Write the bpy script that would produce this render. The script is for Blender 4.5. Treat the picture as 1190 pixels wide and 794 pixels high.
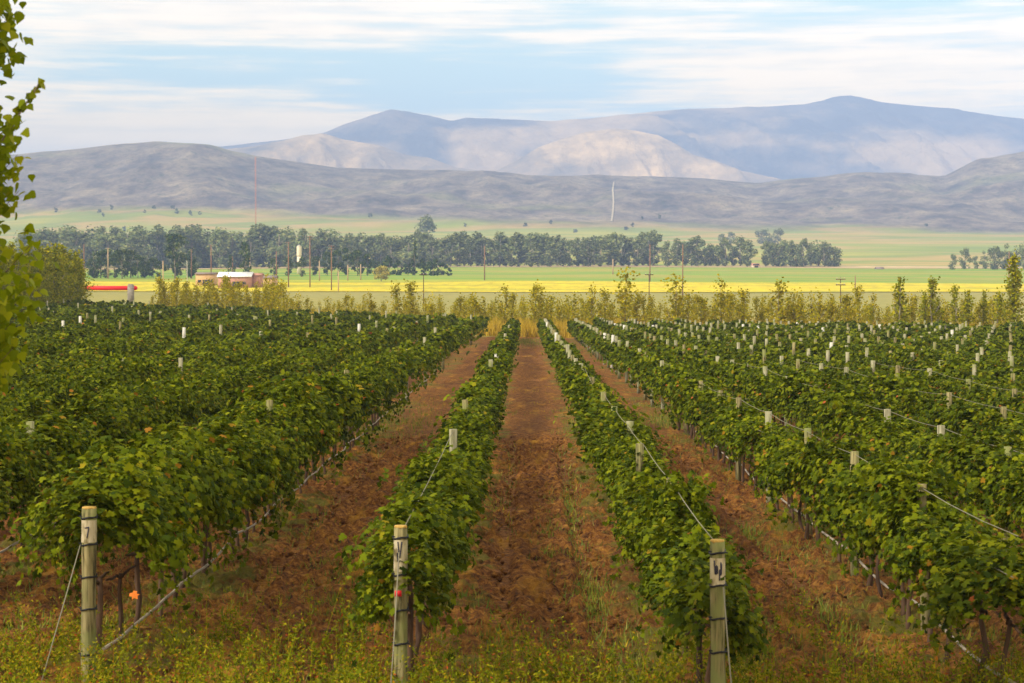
import bpy, math, random
import numpy as np
from mathutils import Vector
R = math.radians
random.seed(7)
rng = np.random.default_rng(11)
for o in list(bpy.data.objects):
    bpy.data.objects.remove(o)
scene = bpy.context.scene
COL = scene.collection

# ------------------------------------------------------------------ camera
H = 4.45; F = 2200.0; VX = 611.0; VY = 337.0         # eye height; focal length and vanishing point of the rows in photo pixels
cam_d = bpy.data.cameras.new('camera'); cam = bpy.data.objects.new('camera', cam_d); COL.objects.link(cam)
cam_d.sensor_width = 36; cam_d.lens = F/1190*36
cam.location = (0, 0, H)
cam.rotation_euler = (R(90-1.56), 0, R(0.42))
cam_d.clip_start = 0.1; cam_d.clip_end = 60000
cam_d.dof.use_dof = True; cam_d.dof.focus_distance = 45; cam_d.dof.aperture_fstop = 4.5
scene.camera = cam

# ------------------------------------------------------------------ light, sky, exposure
SUN_EL, SUN_AZ = 38, 240     # azimuth clockwise from +Y
sun_d = bpy.data.lights.new('sun', 'SUN'); sun = bpy.data.objects.new('sun', sun_d); COL.objects.link(sun)
sun_d.energy = 3.3; sun_d.angle = R(10); sun_d.color = (1.0, 0.93, 0.80)
sdir = Vector((math.sin(R(SUN_AZ))*math.cos(R(SUN_EL)), math.cos(R(SUN_AZ))*math.cos(R(SUN_EL)), math.sin(R(SUN_EL))))
sun.rotation_euler = (-sdir).to_track_quat('-Z', 'Y').to_euler()
sun.location = (-60, -60, 80)
EXPOSURE = 0.83
SKY_STRENGTH = 0.12

def nd(nt, typ, **kw):
    n = nt.nodes.new(typ)
    for k, v in kw.items():
        if k == 'in_':
            for kk, vv in v.items():
                n.inputs[kk].default_value = vv
        else:
            setattr(n, k, v)
    return n

def math_(nt, op, a, b=None, c=None, clamp=False):
    n = nt.nodes.new('ShaderNodeMath'); n.operation = op; n.use_clamp = clamp
    for i, v in enumerate((a, b, c)):
        if v is None: continue
        if isinstance(v, (int, float)): n.inputs[i].default_value = v
        else: nt.links.new(v, n.inputs[i])
    return n.outputs[0]

def mixc(nt, fac, a, b, mode='MIX'):
    n = nt.nodes.new('ShaderNodeMix'); n.data_type = 'RGBA'; n.blend_type = mode
    for s, v in ((n.inputs[0], fac), (n.inputs[6], a), (n.inputs[7], b)):
        if isinstance(v, (int, float)): s.default_value = v
        elif isinstance(v, tuple): s.default_value = (*v[:3], 1)
        else: nt.links.new(v, s)
    return n.outputs[2]

def ramp(nt, fac, stops, interp='LINEAR'):
    n = nt.nodes.new('ShaderNodeValToRGB'); n.color_ramp.interpolation = interp
    el = n.color_ramp.elements
    while len(el) > 1: el.remove(el[-1])
    el[0].position = stops[0][0]; el[0].color = (*stops[0][1], 1)
    for p, c in stops[1:]:
        e = el.new(p); e.color = (*c, 1)
    nt.links.new(fac, n.inputs[0])
    return n.outputs[0]

def smooth(nt, v, a, b):
    n = nt.nodes.new('ShaderNodeMapRange'); n.interpolation_type = 'SMOOTHSTEP'
    n.inputs[1].default_value = a; n.inputs[2].default_value = b
    nt.links.new(v, n.inputs[0]); return n.outputs[0]

def noise(nt, vec, scale, detail=4, rough=.55, mscale=None):
    if mscale is not None:
        m = nt.nodes.new('ShaderNodeMapping'); m.inputs['Scale'].default_value = mscale
        nt.links.new(vec, m.inputs[0]); vec = m.outputs[0]
    n = nt.nodes.new('ShaderNodeTexNoise'); n.inputs['Scale'].default_value = scale
    n.inputs['Detail'].default_value = detail; n.inputs['Roughness'].default_value = rough
    nt.links.new(vec, n.inputs['Vector']); return n.outputs['Fac']

world = bpy.data.worlds.new('World'); scene.world = world; world.use_nodes = True
nt = world.node_tree; nt.nodes.clear()
sky = nd(nt, 'ShaderNodeTexSky', sky_type='NISHITA', sun_disc=False)
sky.sun_elevation = R(SUN_EL); sky.sun_rotation = R(SUN_AZ)
sky.air_density = 1.0; sky.dust_density = 0.6; sky.ozone_density = 1.5
tc = nd(nt, 'ShaderNodeTexCoord')
sep = nd(nt, 'ShaderNodeSeparateXYZ'); nt.links.new(tc.outputs['Generated'], sep.inputs[0])
X, Y, Z = sep.outputs
n1 = noise(nt, tc.outputs['Generated'], 2.2, 7, .62, (3, 3, 26))
n2 = noise(nt, tc.outputs['Generated'], 5.0, 6, .6, (2, 2, 40))
n3 = noise(nt, tc.outputs['Generated'], 9.0, 5, .6, (3, 3, 12))
def blob(ax, ez, rx, rz, amt):
    a = math_(nt, 'DIVIDE', math_(nt, 'SUBTRACT', X, ax), rx)
    b = math_(nt, 'DIVIDE', math_(nt, 'SUBTRACT', Z, ez), rz)
    d = math_(nt, 'ADD', math_(nt, 'MULTIPLY', a, a), math_(nt, 'MULTIPLY', b, b))
    return math_(nt, 'MULTIPLY', math_(nt, 'EXPONENT', math_(nt, 'MULTIPLY', d, -1.0)), amt)
cl = math_(nt, 'ADD', math_(nt, 'MULTIPLY', n1, .9), math_(nt, 'MULTIPLY', n2, .8))
cl = math_(nt, 'SUBTRACT', cl, .24)
cl = math_(nt, 'ADD', cl, math_(nt, 'MULTIPLY', n3, .12))
for b in (blob(-.03, .108, .11, .020, -.40), blob(-.21, .113, .09, .010, -.22), blob(.22, .150, .12, .010, -.34), blob(.05, .128, .08, .012, -.16),
          blob(-.17, .155, .16, .022, .20), blob(.19, .118, .13, .016, .16), blob(-.2, .080, .4, .012, .22)):
    cl = math_(nt, 'ADD', cl, b)
mask = smooth(nt, cl, .37, .78)
warm = smooth(nt, Z, .15, .07)
cloud_col = mixc(nt, warm, (10.9, 8.9, 6.2), (14.6, 10.6, 4.8))
shade = smooth(nt, math_(nt, 'ADD', math_(nt, 'MULTIPLY', n2, .6), math_(nt, 'MULTIPLY', n3, .4)), .36, .60)
cloud_col = mixc(nt, shade, mixc(nt, 1.0, cloud_col, (.80, .84, .90), 'MULTIPLY'), cloud_col)
blue = mixc(nt, .75, sky.outputs[0], (5.0, 6.9, 5.9))
mask2 = math_(nt, 'MULTIPLY', mask, .95)
skyc = mixc(nt, mask2, blue, cloud_col)
bg = nd(nt, 'ShaderNodeBackground'); bg.inputs[1].default_value = SKY_STRENGTH
nt.links.new(skyc, bg.inputs[0])
out = nd(nt, 'ShaderNodeOutputWorld'); nt.links.new(bg.outputs[0], out.inputs[0])

scene.view_settings.view_transform = 'Standard'; scene.view_settings.look = 'None'
scene.view_settings.gamma = 1.0; scene.view_settings.exposure = EXPOSURE
scene.view_settings.use_curve_mapping = False
cy = scene.cycles
cy.use_denoising = True; cy.max_bounces = 4; cy.diffuse_bounces = 2; cy.glossy_bounces = 1
cy.transmission_bounces = 3; cy.transparent_max_bounces = 4; cy.volume_bounces = 0
scene.render.use_persistent_data = False

# ------------------------------------------------------------------ materials
def mat(name, build, rough=.85, bump=None, translucent=0.0, spec=.2):
    m = bpy.data.materials.new(name); m.use_nodes = True
    t = m.node_tree; p = t.nodes['Principled BSDF']
    p.inputs['Roughness'].default_value = rough
    p.inputs['Specular IOR Level'].default_value = spec
    c = build(t)
    if isinstance(c, tuple): p.inputs['Base Color'].default_value = (*c, 1)
    else: t.links.new(c, p.inputs['Base Color'])
    if bump:
        h, s, d = bump(t)
        b = t.nodes.new('ShaderNodeBump'); b.inputs['Strength'].default_value = s; b.inputs['Distance'].default_value = d
        t.links.new(h, b.inputs['Height']); t.links.new(b.outputs[0], p.inputs['Normal'])
    if translucent:
        tr = t.nodes.new('ShaderNodeBsdfTranslucent')
        if isinstance(c, tuple): tr.inputs[0].default_value = (*[x*1.3 for x in c], 1)
        else: t.links.new(c, tr.inputs[0])
        mx = t.nodes.new('ShaderNodeMixShader'); mx.inputs[0].default_value = translucent
        t.links.new(p.outputs[0], mx.inputs[1]); t.links.new(tr.outputs[0], mx.inputs[2])
        t.links.new(mx.outputs[0], t.nodes['Material Output'].inputs[0])
    return m

def pos(t):
    return t.nodes.new('ShaderNodeNewGeometry').outputs['Position']
def isl(t):
    return t.nodes.new('ShaderNodeNewGeometry').outputs['Random Per Island']

def leaf_mat(name, stops, rough=.5, translucent=.3, vary=.25, spec=.35):
    def b(t):
        c = ramp(t, isl(t), stops)
        oi = t.nodes.new('ShaderNodeObjectInfo')
        hsv = t.nodes.new('ShaderNodeHueSaturation')
        n = noise(t, pos(t), .35, 2)
        v = math_(t, 'ADD', math_(t, 'MULTIPLY', oi.outputs['Random'], vary), math_(t, 'MULTIPLY', n, vary*1.6))
        v = math_(t, 'ADD', v, 1-vary*1.3)
        t.links.new(v, hsv.inputs['Value']); t.links.new(c, hsv.inputs['Color'])
        return hsv.outputs[0]
    return mat(name, b, rough, None, translucent, spec)

M = {}
M['vine'] = leaf_mat('vine_leaves', [(0, (.020, .036, .002)), (.30, (.058, .082, .002)), (.70, (.118, .146, .003)), (.975, (.18, .19, .004)), (.994, (.26, .17, .01)), (1, (.30, .08, .02))], .7, .3, .25, .05)
M['orange_leaf'] = leaf_mat('orange_leaves', [(0, (.75, .14, .01)), (1, (.85, .26, .03))], .5, .3, 0)
M['poplar'] = leaf_mat('poplar_leaves', [(0, (.14, .19, .003)), (.6, (.22, .28, .004)), (1, (.36, .38, .01))], .5, .5, .15, .1)
M['young_poplar'] = leaf_mat('young_poplar_leaves', [(0, (.15, .15, .004)), (.5, (.30, .27, .005)), (1, (.44, .33, .008))], .8, .3, .25, .05)
M['dark_poplar'] = leaf_mat('dark_poplar_leaves', [(0, (.11, .13, .003)), (.6, (.24, .25, .004)), (1, (.38, .32, .006))], .8, .25, .25, .05)
M['euca'] = leaf_mat('grey_green_leaves', [(0, (.08, .12, .05)), (.6, (.17, .20, .07)), (1, (.30, .30, .11))], .9, .2, .5, .03)
M['conifer'] = leaf_mat('dark_green_leaves', [(0, (.022, .045, .012)), (.6, (.050, .080, .015)), (1, (.12, .13, .02))], .9, .1, .4, .03)
M['yellow_bush'] = leaf_mat('yellow_bush_leaves', [(0, (.20, .19, .02)), (1, (.42, .32, .03))], .7, .2)
M['weed'] = leaf_mat('weed_leaves', [(0, (.06, .09, .003)), (.5, (.17, .19, .004)), (.88, (.33, .28, .008)), (.97, (.34, .15, .01)), (1, (.36, .05, .02))], .7, .3, .3, .05)
M['grass'] = leaf_mat('grass_blades', [(0, (.06, .12, .01)), (.5, (.14, .19, .015)), (1, (.32, .27, .03))], .6, .3, .3)
M['straw'] = leaf_mat('straw_blades', [(0, (.25, .17, .008)), (.5, (.46, .31, .012)), (1, (.62, .42, .03))], .7, .3, .2)
M['bark'] = mat('vine_bark', lambda t: ramp(t, noise(t, pos(t), 9, 4, .6, (1, 1, .2)), [(.3, (.035, .02, .014)), (.7, (.13, .075, .045))]), .95)
M['trunk'] = mat('tree_bark', lambda t: ramp(t, noise(t, pos(t), 3, 4, .6, (1, 1, .2)), [(.3, (.12, .10, .07)), (.7, (.32, .27, .20))]), .95)
M['pale_trunk'] = mat('pale_bark', lambda t: ramp(t, noise(t, pos(t), 1, 4), [(.3, (.26, .22, .18)), (.7, (.50, .44, .36))]), .9)
def wood(c0, c1, c2):
    def b(t):
        n = noise(t, pos(t), 22, 5, .65, (1, 1, .06))
        n2 = noise(t, pos(t), 2.2, 3)
        c = ramp(t, n, [(.38, c0), (.47, c1), (.66, c2)])
        return mixc(t, smooth(t, n2, .42, .68), c, (.16, .17, .055))
    return b
wb = lambda t: (noise(t, pos(t), 30, 4, .6, (1, 1, .06)), .6, .01)
M['post'] = mat('weathered_wood', wood((.035, .028, .012), (.15, .125, .055), (.29, .24, .115)), .9, wb)
M['pale_post'] = mat('pale_weathered_wood', wood((.12, .11, .065), (.24, .22, .14), (.34, .32, .23)), .9, wb)
M['cut_wood'] = mat('sawn_wood', lambda t: ramp(t, noise(t, pos(t), 30, 4), [(.3, (.25, .14, .03)), (.7, (.5, .33, .09))]), .9)
M['white'] = mat('white_paint', lambda t: ramp(t, noise(t, pos(t), 25, 4), [(.3, (.34, .32, .27)), (.6, (.52, .50, .45))]), .7)
M['panel'] = mat('whitewashed_panel', lambda t: ramp(t, noise(t, pos(t), 18, 5, .7, (1, 1, .25)), [(.34, (.16, .13, .06)), (.5, (.40, .34, .22)), (.75, (.50, .44, .32))]), .8)
M['black'] = mat('black_band', lambda t: (.012, .012, .016), .5)
M['ink'] = mat('black_paint', lambda t: (.03, .03, .05), .6)
M['wire'] = mat('galvanised_wire', lambda t: (.17, .155, .11), .7, spec=.2)
M['hose'] = mat('grey_hose', lambda t: ramp(t, noise(t, pos(t), 6, 3), [(.3, (.20, .17, .13)), (.7, (.38, .32, .26))]), .8)
M['redtape'] = mat('red_tag', lambda t: (.5, .015, .02), .5)

# tilled soil
def soil_col(t):
    p = pos(t)
    big = noise(t, p, .35, 4, .6); med = noise(t, p, 2.2, 5, .65); fine = noise(t, p, 7, 6, .8)
    c = ramp(t, fine, [(.36, (.030, .010, .004)), (.44, (.155, .054, .011)), (.53, (.30, .115, .020)), (.66, (.58, .28, .05))])
    stripe = noise(t, p, 1.0, 4, .6, (1.6, .28, 1))
    c = mixc(t, smooth(t, stripe, .53, .74), c, mixc(t, fine, (.22, .085, .008), (.80, .40, .035)))
    s2 = noise(t, p, 1.0, 3, .5, (.9, .12, 1))
    c = mixc(t, math_(t, 'MULTIPLY', smooth(t, s2, .50, .66), .45), c, (.12, .042, .012))
    # rows: weedy strips under the vines
    sp = t.nodes.new('ShaderNodeSeparateXYZ'); t.links.new(p, sp.inputs[0])
    rowd = None
    for rx in ROWX_NEAR:
        d = math_(t, 'ABSOLUTE', math_(t, 'SUBTRACT', sp.outputs[0], rx))
        rowd = d if rowd is None else math_(t, 'MINIMUM', rowd, d)
    near = smooth(t, rowd, 1.15, .45)
    yy = smooth(t, sp.outputs[1], 27, 20)
    w = math_(t, 'MAXIMUM', math_(t, 'MULTIPLY', near, .45), math_(t, 'MULTIPLY', yy, .25))
    far = smooth(t, sp.outputs[1], 60, 190)
    w = math_(t, 'MAXIMUM', w, math_(t, 'MULTIPLY', far, .12))
    g = smooth(t, math_(t, 'ADD', math_(t, 'MULTIPLY', math_(t, 'ADD', big, med), .5), math_(t, 'MULTIPLY', w, .28)), .60, .70)
    green = mixc(t, fine, (.05, .07, .01), (.26, .24, .03))
    return mixc(t, math_(t, 'MULTIPLY', g, .8), c, green)
def soil_bump(t):
    p = pos(t)
    return math_(t, 'ADD', math_(t, 'MULTIPLY', noise(t, p, 8, 7, .8), 1.0), noise(t, p, 3, 4)), 1.0, .22

# row positions (x of each vine row; the row runs along +Y)
ROW_A, ROW_B, ROW_C = -4.9, -1.3, 1.9
RIGHT = [5.0 + 2.6*k for k in range(0, 17)]
LEFT = [-8.3 - 3.05*k for k in range(0, 24)]
ROWX_NEAR = [LEFT[0], ROW_A, ROW_B, ROW_C, RIGHT[0], RIGHT[1]]
M['soil'] = mat('tilled_soil', soil_col, .95, soil_bump)

# ------------------------------------------------------------------ mesh helpers
def new_mesh(name, V, faces, mats, smooth_=False, mat_idx=None, attr=None):
    """faces: list of int arrays (n,k)"""
    me = bpy.data.meshes.new(name)
    V = np.asarray(V, dtype=np.float32)
    me.vertices.add(len(V)); me.vertices.foreach_set('co', V.ravel())
    faces = [np.asarray(f, dtype=np.int32) for f in faces if len(f)]
    loops = np.concatenate([f.ravel() for f in faces])
    tot = np.concatenate([np.full(len(f), f.shape[1], np.int32) for f in faces])
    start = np.concatenate([[0], np.cumsum(tot)[:-1]]).astype(np.int32)
    me.loops.add(len(loops)); me.loops.foreach_set('vertex_index', loops)
    me.polygons.add(len(tot)); me.polygons.foreach_set('loop_start', start)
    if smooth_: me.polygons.foreach_set('use_smooth', np.ones(len(tot), bool))
    for m in (mats if isinstance(mats, (list, tuple)) else [mats]): me.materials.append(m)
    if mat_idx is not None: me.polygons.foreach_set('material_index', np.asarray(mat_idx, np.int32))
    me.update(calc_edges=True); me.validate()
    return me

def link(name, me, parent=None, loc=(0, 0, 0), rot=(0, 0, 0), scale=(1, 1, 1)):
    o = bpy.data.objects.new(name, me); COL.objects.link(o)
    o.location = loc; o.rotation_euler = rot; o.scale = scale
    if parent: o.parent = parent
    return o

def tag(o, label=None, cat=None, group=None, kind=None):
    if label: o['label'] = label
    if cat: o['category'] = cat
    if group: o['group'] = group
    if kind: o['kind'] = kind
    return o

def empty(name, label, cat, loc=(0, 0, 0), rz=0, group=None, s=1.0):
    o = bpy.data.objects.new(name, None); COL.objects.link(o)
    o.empty_display_size = .2
    o.location = loc; o.rotation_euler = (0, 0, rz); o.scale = (s, s, s) if isinstance(s, (int, float)) else s
    return tag(o, label, cat, group)

class MB:
    """collects verts and faces of one mesh"""
    def __init__(s): s.v = []; s.q = []; s.t = []; s.n = 0
    def add(s, V, Q=None, T=None):
        V = np.asarray(V, float)
        if Q is not None and len(Q): s.q.append(np.asarray(Q)+s.n)
        if T is not None and len(T): s.t.append(np.asarray(T)+s.n)
        s.v.append(V); s.n += len(V)
    def box(s, c, d, rz=0, tilt=None):
        x, y, z = [k/2 for k in d]
        V = np.array([(i*x, j*y, k*z) for i in (-1, 1) for j in (-1, 1) for k in (-1, 1)])
        if rz:
            a, b = math.cos(rz), math.sin(rz)
            V = V @ np.array([[a, b, 0], [-b, a, 0], [0, 0, 1]])
        s.add(V+np.array(c), [(0, 1, 3, 2), (4, 6, 7, 5), (0, 4, 5, 1), (2, 3, 7, 6), (0, 2, 6, 4), (1, 5, 7, 3)])
    def tube(s, P, rad, n=8, cap=True, jitter=0):
        P = np.asarray(P, float); k = len(P)
        rad = np.broadcast_to(np.asarray(rad, float), (k,))
        T = np.gradient(P, axis=0); T /= np.linalg.norm(T, axis=1, keepdims=True)+1e-9
        ref = np.array([1., 0, 0]) if abs(T[0][0]) < .8 else np.array([0, 1., 0])
        rings = []
        for i in range(k):
            a = np.cross(T[i], ref); a /= np.linalg.norm(a); b = np.cross(T[i], a)
            ang = np.arange(n)/n*2*math.pi
            rr = rad[i]*(1+(rng.uniform(-jitter, jitter, n) if jitter else 0))
            rings.append(P[i]+(np.cos(ang)*rr)[:, None]*a+(np.sin(ang)*rr)[:, None]*b)
        V = np.concatenate(rings)
        Q = [(i*n+j, i*n+(j+1) % n, (i+1)*n+(j+1) % n, (i+1)*n+j) for i in range(k-1) for j in range(n)]
        T_ = []
        if cap:
            V = np.concatenate([V, P[:1], P[-1:]]); a0 = k*n
            T_ = [(a0, (j+1) % n, j) for j in range(n)]+[(a0+1, (k-1)*n+j, (k-1)*n+(j+1) % n) for j in range(n)]
        s.add(V, Q, T_)
    def mesh(s, name, m, smooth_=False):
        F_ = []
        if s.q: F_.append(np.concatenate(s.q))
        if s.t: F_.append(np.concatenate(s.t))
        return new_mesh(name, np.concatenate(s.v), F_, m, smooth_)
    def build(s, name, m, parent=None, smooth_=False, **k):
        return link(name, s.mesh(name, m, smooth_), parent, **k)

# leaf templates (x across, y along, z up), unit size
def tpl_grape():
    pr = [(0, -.42), (.26, -.5), (.5, -.2), (.30, -.02), (.52, .28), (.24, .22), (0, .58), (-.24, .22), (-.52, .28), (-.30, -.02), (-.5, -.2), (-.26, -.5)]
    V = [(0, -.1, .0)]+[(x, y, -.35*(x*x+y*y)) for x, y in pr]
    V[1] = (0, -.34, 0)
    T = [(0, 1+i, 1+(i+1) % 12) for i in range(12)]
    return np.array(V), np.array(T)
def tpl_simple():   # folded 6-gon, four triangles
    V = [(0, -.5, 0), (.42, -.15, -.10), (.30, .3, -.12), (0, .5, -.06), (-.30, .3, -.12), (-.42, -.15, -.10)]
    return np.array(V), np.array([(0, 1, 2), (0, 2, 3), (0, 3, 4), (0, 4, 5)])
def tpl_quad():
    V = [(0, -.5, 0), (.46, 0, -.08), (0, .5, 0), (-.46, 0, -.08)]
    return np.array(V), np.array([(0, 1, 2), (0, 2, 3)])
def tpl_blade():
    V = [(-.05, -.5, 0), (.05, -.5, 0), (0, .5, .05)]
    return np.array(V), np.array([(0, 1, 2)])
def tpl_poplar():
    V = [(0, -.42, 0), (.36, -.38, -.06), (.48, -.12, -.08), (.18, .3, -.05), (0, .58, -.08), (-.18, .3, -.05), (-.48, -.12, -.08), (-.36, -.38, -.06)]
    return np.array(V), np.array([(0, 1, 2), (0, 2, 3), (0, 3, 4), (0, 4, 5), (0, 5, 6), (0, 6, 7)])
G_, S_, Q_, B_, P_ = tpl_grape(), tpl_simple(), tpl_quad(), tpl_blade(), tpl_poplar()

def scatter(tpl, pos_, nrm, size, spin=None, up=None):
    """copies of a template at positions with given normals: V, T"""
    tv, tf = tpl; n = len(pos_)
    nrm = nrm/(np.linalg.norm(nrm, axis=1, keepdims=True)+1e-9)
    if up is None:
        up = rng.normal(size=(n, 3))
    a = np.cross(up, nrm); a /= (np.linalg.norm(a, axis=1, keepdims=True)+1e-9)
    b = np.cross(nrm, a)
    size = np.broadcast_to(size, (n,))
    V = pos_[:, None, :]+size[:, None, None]*(tv[None, :, 0:1]*a[:, None, :]+tv[None, :, 1:2]*b[:, None, :]+tv[None, :, 2:3]*nrm[:, None, :])
    T = tf[None]+(np.arange(n)*len(tv))[:, None, None]
    return V.reshape(-1, 3), T.reshape(-1, 3)

# value noise
_tab = rng.random((256, 256))
def vnoise(x, y):
    xi = np.floor(x).astype(int); yi = np.floor(y).astype(int)
    fx = x-xi; fy = y-yi; fx = fx*fx*(3-2*fx); fy = fy*fy*(3-2*fy)
    g = lambda i, j: _tab[(i) % 256, (j) % 256]
    return (g(xi, yi)*(1-fx)+g(xi+1, yi)*fx)*(1-fy)+(g(xi, yi+1)*(1-fx)+g(xi+1, yi+1)*fx)*fy
def fbm(x, y, o=5, r=.5):
    s = 0; a = 1; t = 0
    for k in range(o):
        s = s+a*vnoise(x*2**k+17*k, y*2**k+31*k); t += a; a *= r
    return s/t
def ridged(x, y, o=5, r=.5):
    s = 0; a = 1; t = 0
    for k in range(o):
        s = s+a*(1-abs(2*vnoise(x*2**k+7*k, y*2**k+13*k)-1)); t += a; a *= r
    return s/t
def sstep(v, a, b):
    t = np.clip((v-a)/(b-a), 0, 1); return t*t*(3-2*t)

# ------------------------------------------------------------------ terrain
PY = [-80, 30, 200, 240, 600, 800, 1300, 1600, 2000, 2600, 3200, 3600]
PZ = [0, 0, -.6, -.4, 2.3, 7.0, 19, 29, 45, 76, 110, 132]
CR_X = [-500, -200, 0, 60, 120, 180, 240, 300, 390, 480, 570, 650, 760, 820, 880, 940, 1040, 1095, 1112, 1130, 1190, 1400, 1700]
CR_Y = [190, 185, 182, 177, 170, 165, 171, 182, 195, 198, 200, 207, 206, 208, 214, 209, 203, 206, 198, 190, 177, 170, 190]
def ground_z(x, y):
    x = np.asarray(x, float); y = np.asarray(y, float)
    b = np.interp(y, PY, PZ)
    tilt = sstep(y, 40, 260)*np.maximum(0, -x-4)*.017*(1-sstep(y, 350, 700))
    z = b+np.minimum(tilt, 3)
    z = z+(fbm(x*.004+9, y*.002, 3)-.5)*4*sstep(y, 350, 900)
    u = VX+F*x/np.maximum(y, 50)
    crest = H+(VY-np.interp(u, CR_X, CR_Y))/F*4300
    f = sstep(y, 2850, 4300)**1.15
    hill = 125+(crest-125)*f
    rel = (ridged(x*.0022+3, y*.0013, 5, .58)-.80)*95*np.sin(np.pi*np.clip((y-2900)/1400, 0, 1))**.8
    back = 1-sstep(y, 4300, 6500)
    zz = np.where(y > 2850, np.where(y < 4300, np.maximum(hill+rel*.8, b*0+90), 60+(crest-60)*back), z)
    w = sstep(y, 2850, 3150)
    return z*(1-w)*(y < 3600)+zz*np.where(y < 3600, w, 1)

def grid(xs_fn, ys, nx, zoff=0.0):
    V = []; 
    u = np.linspace(-1, 1, nx)
    Ys = np.array(ys, float)
    XX = np.stack([xs_fn(u, y) for y in Ys]); YY = np.repeat(Ys[:, None], nx, 1)
    ZZ = ground_z(XX, YY)+zoff
    V = np.stack([XX, YY, ZZ], -1).reshape(-1, 3)
    i = np.arange(len(Ys)-1)[:, None]*nx+np.arange(nx-1)[None]
    Fq = np.stack([i, i+1, i+nx+1, i+nx], -1).reshape(-1, 4)
    return V, Fq

def hill_col(t):
    p = pos(t)
    sp = t.nodes.new('ShaderNodeSeparateXYZ'); t.links.new(p, sp.inputs[0])
    n = noise(t, p, .0035, 5, .6); f = noise(t, p, .014, 8, .8, (1, .6, 1)); v = noise(t, p, .035, 6, .8)
    grass = mixc(t, n, (.13, .16, .045), (.33, .27, .13))
    c = ramp(t, f, [(.36, (.028, .030, .034)), (.46, (.095, .075, .068)), (.56, (.18, .145, .11)), (.68, (.30, .24, .16))])
    c = mixc(t, smooth(t, n, .56, .68), c, mixc(t, .4, c, (.17, .18, .06)))
    dots = noise(t, p, .11, 4, .7)
    c = mixc(t, smooth(t, v, .58, .64), c, (.025, .04, .02))
    c = mixc(t, math_(t, 'MULTIPLY', smooth(t, dots, .56, .62), .7), c, (.02, .035, .018))
    z = math_(t, 'ADD', sp.outputs[2], math_(t, 'MULTIPLY', math_(t, 'SUBTRACT', n, .5), 60))
    low = smooth(t, math_(t, 'ADD', z, math_(t, 'MULTIPLY', sp.outputs[0], .035)), 128, 100)
    return mixc(t, low, c, field_mix(t, p, sp))
def field_mix(t, p, sp):
    n = noise(t, p, .004, 4, .6); f = noise(t, p, .02, 5, .7)
    a = noise(t, p, .0040, 3, .5, (.45, 1.1, 1))
    c = ramp(t, a, [(.30, (.10, .18, .008)), (.42, (.22, .26, .012)), (.50, (.40, .26, .08)), (.55, (.15, .21, .018)), (.64, (.34, .32, .03)), (.72, (.24, .18, .07))], 'LINEAR')
    return mixc(t, math_(t, 'MULTIPLY', f, .55), c, mixc(t, n, (.10, .14, .03), (.30, .26, .08)))
def far_ground(t):
    p = pos(t); sp = t.nodes.new('ShaderNodeSeparateXYZ'); t.links.new(p, sp.inputs[0])
    c = field_mix(t, p, sp)
    near = mixc(t, noise(t, p, .5, 5, .7), (.13, .12, .02), (.36, .28, .04))
    return mixc(t, smooth(t, sp.outputs[1], 500, 900), near, c)
M['hill'] = mat('hill_scrub', hill_col, .95, lambda t: (noise(t, pos(t), .02, 6, .7), 1.0, 7.0))
M['far_ground'] = mat('pasture', far_ground, .95)
def flower(t):
    p = pos(t); a = noise(t, p, .25, 6, .75, (1, .35, 1)); b = noise(t, p, .02, 3, .5, (.4, 2, 1))
    c = ramp(t, a, [(.3, (.22, .18, .003)), (.5, (.48, .38, .001)), (.7, (.60, .49, .001))])
    return mixc(t, math_(t, 'MULTIPLY', smooth(t, b, .48, .62), .55), c, (.16, .20, .01))
def dull(t):
    p = pos(t); a = noise(t, p, .3, 6, .75, (1, .3, 1)); b = noise(t, p, .02, 4, .5, (.3, 2, 1))
    c = ramp(t, a, [(.3, (.16, .15, .03)), (.7, (.29, .24, .06))])
    return mixc(t, math_(t, 'MULTIPLY', b, .5), c, (.19, .20, .05))
def greenf(t):
    p = pos(t); a = noise(t, p, .2, 6, .75, (1, .3, 1)); b = noise(t, p, .012, 4, .55, (.25, 1.6, 1))
    c = ramp(t, b, [(.30, (.07, .17, .004)), (.44, (.15, .26, .005)), (.51, (.34, .25, .04)), (.56, (.10, .21, .005)), (.68, (.34, .33, .006))])
    return mixc(t, math_(t, 'MULTIPLY', a, .4), c, (.12, .20, .02))
M['flower'] = mat('yellow_flower_crop', flower, .95)
M['dull'] = mat('olive_crop', dull, .95)
M['greenf'] = mat('green_crop', greenf, .95)

# ground: one sheet from behind the camera to behind the hills
ys = np.concatenate([np.linspace(-80, 12, 8), np.linspace(16, 300, 72), np.linspace(310, 1300, 50), np.linspace(1330, 2800, 40), np.linspace(2830, 4500, 190), np.linspace(4600, 6500, 10), np.array([8000, 11000, 13500])])
V, Fq = grid(lambda u, y: u*(90+max(y, 0)*.48), ys, 330)
rowf = np.repeat(np.arange(len(ys)-1), 329)
yc = ys[rowf]
mi = np.where(yc < 202, 0, np.where(yc < 2600, 1, 2))
me = new_mesh('ground', V, [Fq], [M['soil'], M['far_ground'], M['hill']], True, mi)
tag(link('ground', me), kind='structure')

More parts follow.
